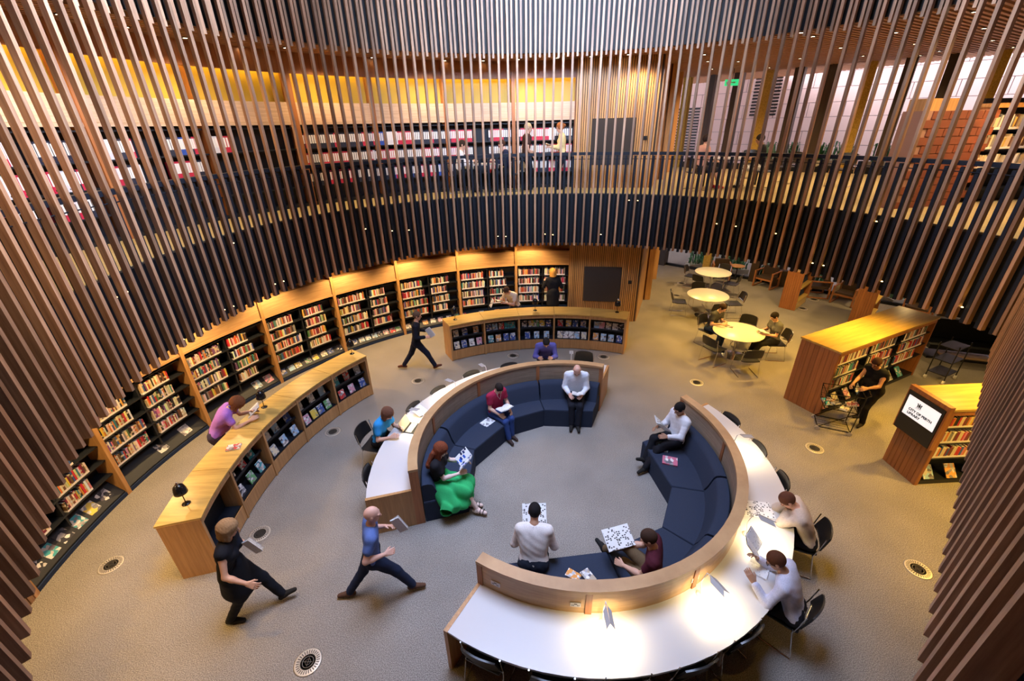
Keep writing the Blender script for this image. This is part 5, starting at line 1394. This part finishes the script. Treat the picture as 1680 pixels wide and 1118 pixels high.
# printed page materials
def page_mat(name, dens, ink, cols=False, sc_=18):
    m, nt, b = nmat(name); N = nt.nodes; L = nt.links
    tc = N.new('ShaderNodeTexCoord'); mp = N.new('ShaderNodeMapping'); mp.inputs['Scale'].default_value = (sc_, sc_ * 1.4, 1); L.new(tc.outputs['Object'], mp.inputs[0])
    v = N.new('ShaderNodeTexVoronoi'); v.distance = 'CHEBYCHEV'; v.inputs['Scale'].default_value = 1.0; v.inputs['Randomness'].default_value = .6; L.new(mp.outputs[0], v.inputs['Vector'])
    sp = N.new('ShaderNodeSeparateColor'); L.new(v.outputs['Color'], sp.inputs[0])
    gt = N.new('ShaderNodeMath'); gt.operation = 'LESS_THAN'; gt.inputs[1].default_value = dens; L.new(sp.outputs[0], gt.inputs[0])
    lt = N.new('ShaderNodeMath'); lt.operation = 'LESS_THAN'; lt.inputs[1].default_value = .36; L.new(v.outputs['Distance'], lt.inputs[0])
    mu = N.new('ShaderNodeMath'); mu.operation = 'MULTIPLY'; L.new(gt.outputs[0], mu.inputs[0]); L.new(lt.outputs[0], mu.inputs[1])
    mx = N.new('ShaderNodeMix'); mx.data_type = 'RGBA'; L.new(mu.outputs[0], mx.inputs[0]); mx.inputs[6].default_value = (.82, .81, .78, 1)
    if cols:
        hs = N.new('ShaderNodeHueSaturation'); hs.inputs['Color'].default_value = (*ink, 1); hs.inputs['Hue'].default_value = .5; L.new(sp.outputs[1], hs.inputs['Value']); hs.inputs['Saturation'].default_value = 1.1; L.new(hs.outputs[0], mx.inputs[7])
    else: mx.inputs[7].default_value = (*ink, 1)
    L.new(mx.outputs[2], b.inputs['Base Color']); b.inputs['Roughness'].default_value = .5; return m
M['page'] = page_mat('printed_page', .12, (.45, .44, .42), sc_=60); M['page_bw'] = page_mat('page_black_pictures', .5, (.04, .04, .04), sc_=34); M['page_col'] = page_mat('page_colour_pictures', .8, (.08, .18, .75), True, 14)
# ------------------------------------------------------------------ the people (positions are plan points in the room)
def deg(ax, ay, bx, by): return math.degrees(math.atan2(by - ay, bx - ax))
# walkers
person('woman in a black dress walking past the near end of the long counter, carrying books', (-3.60, 3.60, 0), 12, hip=.88, lean=9, head=(12, 8, 0), LH=(-.14, .24, 1.10), RH=(.34, .30, .98), LF=(-.08, .40, .12), RF=(.10, -.20, .09), lkn=(0, 1, .1), rkn=(0, 1, .1), skinc=FAIR, hair='bob', hairc=(.34, .22, .12), top=(.012, .014, .022), sleeve='none', bot=(.010, .011, .016), botk='trousers', dress=True, female=True, s=1.0, extra=None)
open_book('white-covered books held under the arm of the woman in the black dress', (-3.36, 3.70, 1.13), 100, 62, .11, .24, (.7, .7, .72), 20, name='held_book')
person('bald man in a blue shirt and dark jeans striding between counter and ring desk', (-1.90, 3.82, 0), 18, hip=.84, lean=6, head=(6, 0, 0), LH=(-.14, .22, 1.12), RH=(.22, .18, 1.02), LF=(-.10, -.42, .10), RF=(.10, .45, .10), lkn=(0, 1, .1), rkn=(0, 1, .1), skinc=PINK, hair='bald', top=(.10, .16, .40), sleeve='short', bot=(.015, .022, .05), shoe=(.10, .05, .03), s=.98)
open_book('white book held at the chest of the bald walking man', (-1.60, 4.00, 1.10), 105, 68, .12, .26, (.75, .75, .78), 16, name='held_book')
person('man in a black suit jacket striding past the far bookcases with papers', (-2.50, 10.05, 0), 8, hip=.86, lean=6, head=(4, 0, 0), LH=(-.16, .28, 1.05), RH=(.18, .26, 1.02), LF=(-.10, -.42, .10), RF=(.10, .44, .09), lkn=(0, 1, .1), rkn=(0, 1, .1), skinc=PINK, hair='short', hairc=(.12, .08, .06), top=(.010, .012, .022), sleeve='long', bot=(.012, .014, .03), shoe=(.10, .03, .015), h=.017)
open_book('white papers held by the walking man in the black jacket', (-2.18, 10.10, 1.02), 95, 60, .14, .26, (.7, .74, .8), 20, name='held_papers', cat='papers')
# leaning on counters
person('woman in purple top and blue scarf reading a book on the long counter', (-5.42, 6.30, 0), 25, hip=.93, lean=30, bend=12, head=(22, -6, 0), LH=(-.10, .62, 1.14), RH=(.22, .62, 1.14), LF=(-.12, -.08, .09), RF=(.12, .02, .09), lkn=(0, 1, 0), rkn=(0, 1, 0), skinc=FAIR, hair='curly', hairc=(.20, .075, .03), top=(.36, .16, .62), sleeve='short', bot=(.05, .04, .08), female=True, fat=1.18, glasses=True, elb=(0, -.2, -1))
tag(MB().lathe([(.075, 0), (.10, .01), (.11, .035), (.085, .06), (.06, .065)], 20).build('scarf', cloth((.10, .12, .62)), None, 'all'), 'blue scarf round the neck of the woman in purple', 'scarf').matrix_world = Matrix.Translation((-5.03, 6.47, 1.36)) @ Matrix.Rotation(math.radians(115), 4, 'Z') @ Matrix.Rotation(math.radians(38), 4, 'Y')
open_book('open book propped up by the woman in purple on the counter', (-4.80, 6.60, 1.17), -65, 38, .15, .22, (.55, .5, .4), 150)
person('man in a white T-shirt leaning on the far counter reading', (.12, 12.22, 0), 228, hip=.92, lean=22, bend=8, head=(25, 0, 0), LH=(-.08, .50, 1.16), RH=(.22, .46, 1.16), LF=(-.12, .0, .09), RF=(.12, .04, .09), lkn=(0, 1, 0), rkn=(0, 1, 0), skinc=FAIR, hair='short', hairc=(.06, .03, .02), top=(.66, .60, .52), sleeve='short', bot=(.05, .05, .06), h=.017, elb=(0, -.2, -1))
open_book('open magazine in the hands of the man in white T-shirt', (-.32, 11.88, 1.18), 140, 25, .15, .22, (.6, .6, .62), 160)
tag(face_book('open_book_stand', -.62, 11.72, 1.085, 200, 25, (.75, .75, .75), 'white book standing open on the far counter by the reader', None, .16, .24), None, None)
person('woman with curly blond hair and black clothes facing the last bookcase bay', (1.36, 13.08, 0), 96, hip=.90, lean=4, head=(10, 0, 0), LH=(-.22, .32, 1.25), RH=(.22, .28, 1.20), LF=(-.10, .0, .09), RF=(.10, .02, .09), lkn=(0, 1, 0), rkn=(0, 1, 0), skinc=FAIR, hair='curly', hairc=(.62, .30, .06), top=(.012, .012, .016), sleeve='long', bot=(.012, .012, .015), botk='capri', dress=True, female=True, h=.018, s=1.02)
# ring desk sitters
def seatpt(a, r): return (*P2(r, a), 0)
x, y, _ = seatpt(166, 3.60)
person('woman in a bright blue top typing on a laptop at the ring desk', (x, y, 0), -18, hip=.54, lean=14, bend=8, head=(20, -4, 0), LH=(-.10, .42, .82), RH=(.20, .40, .80), skinc=FAIR, hair='bob', hairc=(.14, .06, .035), top=(.03, .27, .62), sleeve='short', bot=(.02, .02, .025), female=True, LF=(-.12, .35, .09), RF=(.12, .40, .09))
x, y = P2(2.98, 163)
t = root('laptop', (x, y, .747), 'small dark laptop in front of the woman in blue', 'laptop', None, math.radians(75))
MB().box(-.15, .15, -.11, .11, 0, .014).build('keyboard_base', M['plastic'], t); MB().box(-.15, .15, 0, .008, 0, .20, Matrix.Translation((0, .11, .012)) @ Matrix.Rotation(math.radians(-22), 4, 'X')).build('screen_lid', cloth((.30, .26, .20)), t)
kb = MB()
for i in range(11):
    for j in range(4): kb.box(-.137 + i * .025, -.117 + i * .025, -.045 + j * .03, -.02 + j * .03, .014, .016)
o = kb.build('keys', M['lampgrey'], t); o['kind'] = 'stuff'
x, y = P2(3.08, 155); open_book('loose white papers beside the laptop', (x, y, .80), 60, 25, .13, .2, (.8, .8, .8), 120, name='open_papers', cat='papers')
person('man in a purple-blue shirt reading at the far side of the ring desk', (*P2(3.83, 91.5), 0), 268, hip=.54, lean=16, bend=6, head=(28, 0, 0), LH=(-.14, .42, .80), RH=(.18, .42, .80), skinc=TAN, hair='short', hairc=(.015, .012, .012), top=(.10, .10, .36), sleeve='long', collar=True, LF=(-.12, .35, .09), RF=(.12, .38, .09))
open_book('open white newspaper under the man in purple shirt', (*P2(3.10, 91.5), .752), 0, 0, .22, .26, (.8, .8, .82), 179, name='newspaper', cat='newspaper')
person('man in a beige shirt reading at the desk with hands at his chin', (*P2(3.50, -25.5), 0), 158, hip=.54, lean=20, bend=12, head=(22, 8, 0), LH=(-.02, .32, .98), RH=(.06, .34, .98), skinc=PINK, hair='short', hairc=(.12, .045, .025), top=(.60, .50, .42), sleeve='long', bot=(.015, .015, .02), collar=True, fat=1.12, LF=(-.14, .30, .09), RF=(.14, .35, .09), elb=(0, .3, -1))
mg = MB().box(-.15, .15, -.21, .21, 0, .004).build('magazine', M['page_bw'], None, False, None, (3.50, 4.46, .748)); mg.rotation_euler = (0, 0, math.radians(-100)); tag(mg, 'picture magazine on the desk before the man in beige', 'magazine')
person('man with glasses and pale blue-white shirt holding up a book at the desk', (*P2(3.46, -46.5), 0), 141, hip=.54, lean=20, bend=6, head=(14, 10, 0), LH=(-.24, .46, .90), RH=(.12, .50, .92), skinc=TAN, hair='short', hairc=(.10, .035, .015), top=(.62, .62, .74), sleeve='long', bot=(.02, .02, .025), collar=True, glasses=True, fat=1.1, LF=(-.14, .30, .09), RF=(.14, .35, .09), elb=(0, -.1, -1))
open_book('open book held upright by the man with glasses', (2.98, 3.70, 1.00), 55, 48, .17, .25, (.45, .38, .28), 150)
open_book('open magazine lying under the forearms of the man with glasses', (3.06, 3.56, .755), 50, 0, .15, .22, (.8, .8, .8), 176, name='open_magazine', cat='magazine')
# sofa sitters
person('red-haired woman in a green skirt with a magazine on the blue sofa', (-1.25, 5.38, 0), -6, hip=.54, lean=-4, bend=10, head=(18, -8, 0), LH=(-.22, .36, .80), RH=(.04, .34, .76), LF=(.02, .52, .10), RF=(.16, .62, .12), knee=(0, 1, .7), skinc=FAIRY, hair='long', hairc=(.18, .045, .018), top=(.014, .013, .016), sleeve='short', bot=(.035, .42, .13), botk='skirt', shoek='sandal', female=True)
open_book('colourful magazine open in the hands of the red-haired woman', (-.80, 5.47, .88), -70, 42, .18, .26, (.8, .8, .8), 120, M['page_col'], name='open_magazine', cat='magazine')
person('young man in a crimson polo shirt and jeans reading on the sofa', (-.36, 7.38, 0), -52, hip=.54, lean=-2, bend=12, head=(30, 0, 0), LH=(-.16, .30, .66), RH=(.14, .30, .66), LF=(-.07, .46, .10), RF=(.06, .52, .10), skinc=FAIR, hair='short', hairc=(.02, .014, .012), top=(.36, .02, .06), sleeve='short', bot=(.03, .06, .20), shoe=(.05, .03, .025), collar=True, s=.93)
open_book('open white book in the lap of the young man in crimson', (-.18, 7.14, .72), -142, 12, .15, .21, (.8, .8, .78), 165)
t = MB().tube([(-.05, 0, 0), (-.04, .03, -.14), (0, .05, -.22), (.04, .03, -.14), (.05, 0, 0)], .004, 5).build('lanyard', M['paper'], None, False, None, (-.30, 7.27, 1.10)); t.rotation_euler = (0, 0, math.radians(-142)); tag(t, 'thin pale lanyard hanging on the crimson shirt', 'lanyard')
person('bald man in a white shirt and black trousers reading on the blue sofa', (1.36, 7.88, 0), -97, hip=.55, lean=0, bend=10, head=(32, 0, 0), LH=(-.12, .30, .72), RH=(.14, .30, .72), LF=(-.06, .52, .10), RF=(.07, .50, .10), skinc=PINK, hair='bald', top=(.72, .76, .84), sleeve='long', bot=(.012, .013, .02), collar=True, fat=1.08, s=1.02)
open_book('small open white book in the hands of the bald man on the sofa', (1.34, 7.53, .76), 180 - 7, 14, .11, .17, (.8, .8, .8), 150)
person('man in a white shirt with crossed legs reading a newspaper on the right sofa', (3.00, 6.33, 0), 195, hip=.54, lean=-8, bend=8, head=(26, 6, 0), LH=(-.20, .34, .80), RH=(.16, .30, .76), LF=(-.14, .66, .12), RF=(-.02, .60, .22), knee=(0, 1, .8), skinc=TAN, hair='short', hairc=(.012, .010, .010), top=(.74, .73, .76), sleeve='long', bot=(.012, .012, .016), collar=True)
open_book('newspaper held open by the man on the right sofa', (2.66, 6.28, .86), 105, 48, .17, .26, (.8, .8, .8), 130, M['page_bw'], name='newspaper', cat='newspaper')
person('man with dark cropped hair and white shirt seen from behind on the sofa', (.22, 3.86, 0), 84, hip=.53, lean=14, bend=10, head=(18, 0, 0), LH=(-.16, .36, .74), RH=(.18, .36, .74), LF=(-.15, .36, .09), RF=(.15, .36, .09), skinc=TAN, hair='short', hairc=(.010, .008, .008), top=(.74, .68, .64), sleeve='long', bot=(.02, .025, .04), collar=True)
open_book('open magazine in front of the man seen from behind', (.26, 4.38, .86), 0, 40, .17, .26, (.8, .8, .78), 150, M['page_bw'], name='open_magazine', cat='magazine')
person('man in a maroon T-shirt lounging sideways on the sofa with a newspaper', (1.72, 3.62, 0), 158, hip=.54, lean=-6, bend=14, head=(20, 4, 0), LH=(-.10, .34, .70), RH=(.20, .38, .74), LF=(.42, .58, .20), RF=(.30, .62, .40), knee=(.2, .8, .8), skinc=FAIR, hair='short', hairc=(.05, .025, .015), top=(.075, .012, .022), sleeve='short', bot=(.16, .10, .05), shoe=(.02, .02, .02))
open_book('newspaper of black pictures held by the man in maroon', (1.36, 3.96, .84), 15, 26, .19, .28, (.8, .8, .8), 170, M['page_bw'], name='newspaper', cat='newspaper')
# things lying on sofas, desks and counters
def flat(name, x, y, z, rz, w_, h, t_, c, label, cat='book', mat=None):
    o = put(name, cover_mesh(w_, h, t_), None, (x, y, z + t_), None, None, c)
    if mat: o = put(name, MB().box(-w_ / 2, w_ / 2, 0, t_, 0, h).mesh(name, mat), None, (x, y, z + t_), None); col.objects.unlink(bpy.data.objects[-1]) if False else None
    o.rotation_euler = (math.radians(-90), 0, math.radians(rz)); return tag(o, label, cat)
flat('magazine', -.62, 6.98, .432, -40, .20, .26, .006, (.75, .75, .78), 'grey and white magazine lying on the sofa beside the young man in crimson', 'magazine')
flat('book', 2.82, 6.12, .432, 60, .17, .20, .02, (.35, .65, .75), 'pale blue book on the right sofa, upper of two')
flat('book', 2.86, 5.78, .432, 70, .21, .25, .03, (.55, .15, .22), 'red and violet picture book on the right sofa, lower of two')
flat('book', .82, 3.66, .432, 55, .12, .19, .02, (.75, .30, .05), 'orange paperback on the sofa by the man in maroon')
flat('book', .98, 3.60, .453, 30, .13, .19, .02, (.45, .36, .26), 'tan paperback leaning over the orange one on the sofa')
flat('book', -4.80, 5.66, 1.081, -75, .15, .21, .022, (.55, .04, .04), 'red and white book lying alone on the long counter')
# round table pair
person('man in a dark grey top with a tablet at the round table', (T1[0] - .38, T1[1] + .78, 0), -58, hip=.54, lean=12, bend=6, head=(14, 0, 0), LH=(.02, .40, .84), RH=(-.10 + .34, .42, .82), LF=(.10, .44, .09), RF=(.24, .42, .09), skinc=FAIR, hair='short', hairc=(.035, .018, .012), top=(.055, .055, .062), sleeve='short', bot=(.04, .07, .13), shoe=(.12, .11, .10), h=.018)
tag(flat('tablet', 5.95, 10.66, .743, -40, .20, .14, .008, (.10, .04, .03), 'small dark red folder on the round table before the man in grey', 'folder'), None)
person('woman with short black hair in a grey T-shirt reading at the round table', (T1[0] + .92, T1[1] - .12, 0), 182, hip=.54, lean=0, bend=10, head=(22, 0, 0), LH=(-.12, .34, .74), RH=(.16, .32, .74), LF=(-.18, .62, .10), RF=(-.02, .58, .16), skinc=FAIR, hair='short', hairc=(.015, .010, .010), top=(.12, .12, .13), sleeve='short', bot=(.015, .015, .018), female=True, h=.018)
open_book('open white book in the lap of the woman at the round table', (6.66, 10.22, .79), 100, 14, .13, .19, (.8, .8, .78), 160)
person('woman in black sleeveless top pushing the wire trolley at the long bookshelf', (7.36, 7.36, 0), 196, hip=.90, lean=10, bend=4, head=(18, 0, 0), LH=(-.16, .46, 1.08), RH=(.10, .50, 1.06), LF=(-.12, .10, .09), RF=(.12, -.16, .09), lkn=(0, 1, 0), rkn=(0, 1, 0), skinc=TAN, hair='short', hairc=(.05, .022, .015), top=(.010, .010, .012), sleeve='none', bot=(.010, .010, .012), shoe=(.03, .025, .02), female=True, fat=1.22, s=.95)
t = root('shoulder_bag', (7.60, 7.58, .92), 'small black bag hanging behind the woman with the trolley', 'bag', None, .6)
MB().box(-.16, .16, -.04, .04, -.08, .06).build('pouch', M['plastic'], t); MB().tube([(-.14, 0, .05), (-.06, 0, .30), (0, 0, .36), (.08, 0, .30), (.14, 0, .05)], .008, 6).build('strap', M['plastic'], t)
# gallery people
GZ = ZG + .012; KW = dict(h=.02)
person('man with dark hair and white shirt seated at the small gallery table', (-1.36, 12.80, GZ), 5, hip=.54, lean=8, head=(10, 0, 0), LH=(-.16, .40, .80), RH=(.18, .40, .80), skinc=FAIR, hair='short', hairc=(.03, .02, .015), top=(.70, .70, .74), **KW)
person('dark-haired reader in navy seated behind the standing grey-haired man on the gallery', (.04, 12.86, GZ), 185, hip=.54, lean=12, head=(16, 0, 0), LH=(-.16, .40, .80), RH=(.18, .40, .80), skinc=PINK, hair='short', hairc=(.07, .03, .02), top=(.02, .025, .06), **KW)
person('grey-haired man in a dark brown T-shirt standing on the gallery', (.52, 12.98, GZ), 10, hip=.90, lean=2, head=(4, 0, 0), LH=(-.22, .18, 1.0), RH=(.20, .14, .92), LF=(-.10, .03, .09), RF=(.10, -.03, .09), lkn=(0, 1, 0), rkn=(0, 1, 0), skinc=FAIR, hair='short', hairc=(.45, .34, .20), top=(.06, .03, .025), sleeve='short', bot=(.02, .02, .03), **KW)
person('red-haired woman in a pale yellow top holding a folder on the gallery', (1.52, 12.90, GZ), 175, hip=.90, lean=4, head=(10, 0, 0), LH=(-.10, .34, 1.12), RH=(.14, .34, 1.12), LF=(-.10, .03, .09), RF=(.10, -.03, .09), lkn=(0, 1, 0), rkn=(0, 1, 0), skinc=FAIR, hair='bun', hairc=(.30, .10, .03), top=(.75, .62, .30), bot=(.012, .014, .03), female=True, **KW)
open_book('open tan folder held by the woman in yellow on the gallery', (1.16, 12.94, GZ + 1.14), 90, 20, .13, .22, (.6, .45, .25), 150, name='open_folder', cat='folder')
person('dark-haired woman in glasses and shorts seated on the gallery', (5.10, 12.21, GZ), 12, hip=.54, lean=2, head=(6, 0, 0), LH=(-.14, .36, .72), RH=(.16, .34, .72), LF=(-.05, .50, .09), RF=(.10, .55, .09), skinc=FAIR, hair='short', hairc=(.03, .018, .015), top=(.65, .35, .28), sleeve='short', bot=(.02, .02, .025), botk='shorts', shoe=(.45, .03, .03), female=True, glasses=True, **KW)
person('person in a black top and striped trousers seated on the gallery', (6.70, 12.14, GZ), 150, hip=.54, lean=10, head=(14, 0, 0), LH=(-.16, .38, .76), RH=(.18, .38, .76), LF=(-.10, .50, .09), RF=(.14, .42, .09), skinc=TAN, hair='short', hairc=(.02, .015, .012), top=(.012, .012, .015), sleeve='short', bot=(.60, .56, .50), bpat='s', female=True, **KW)
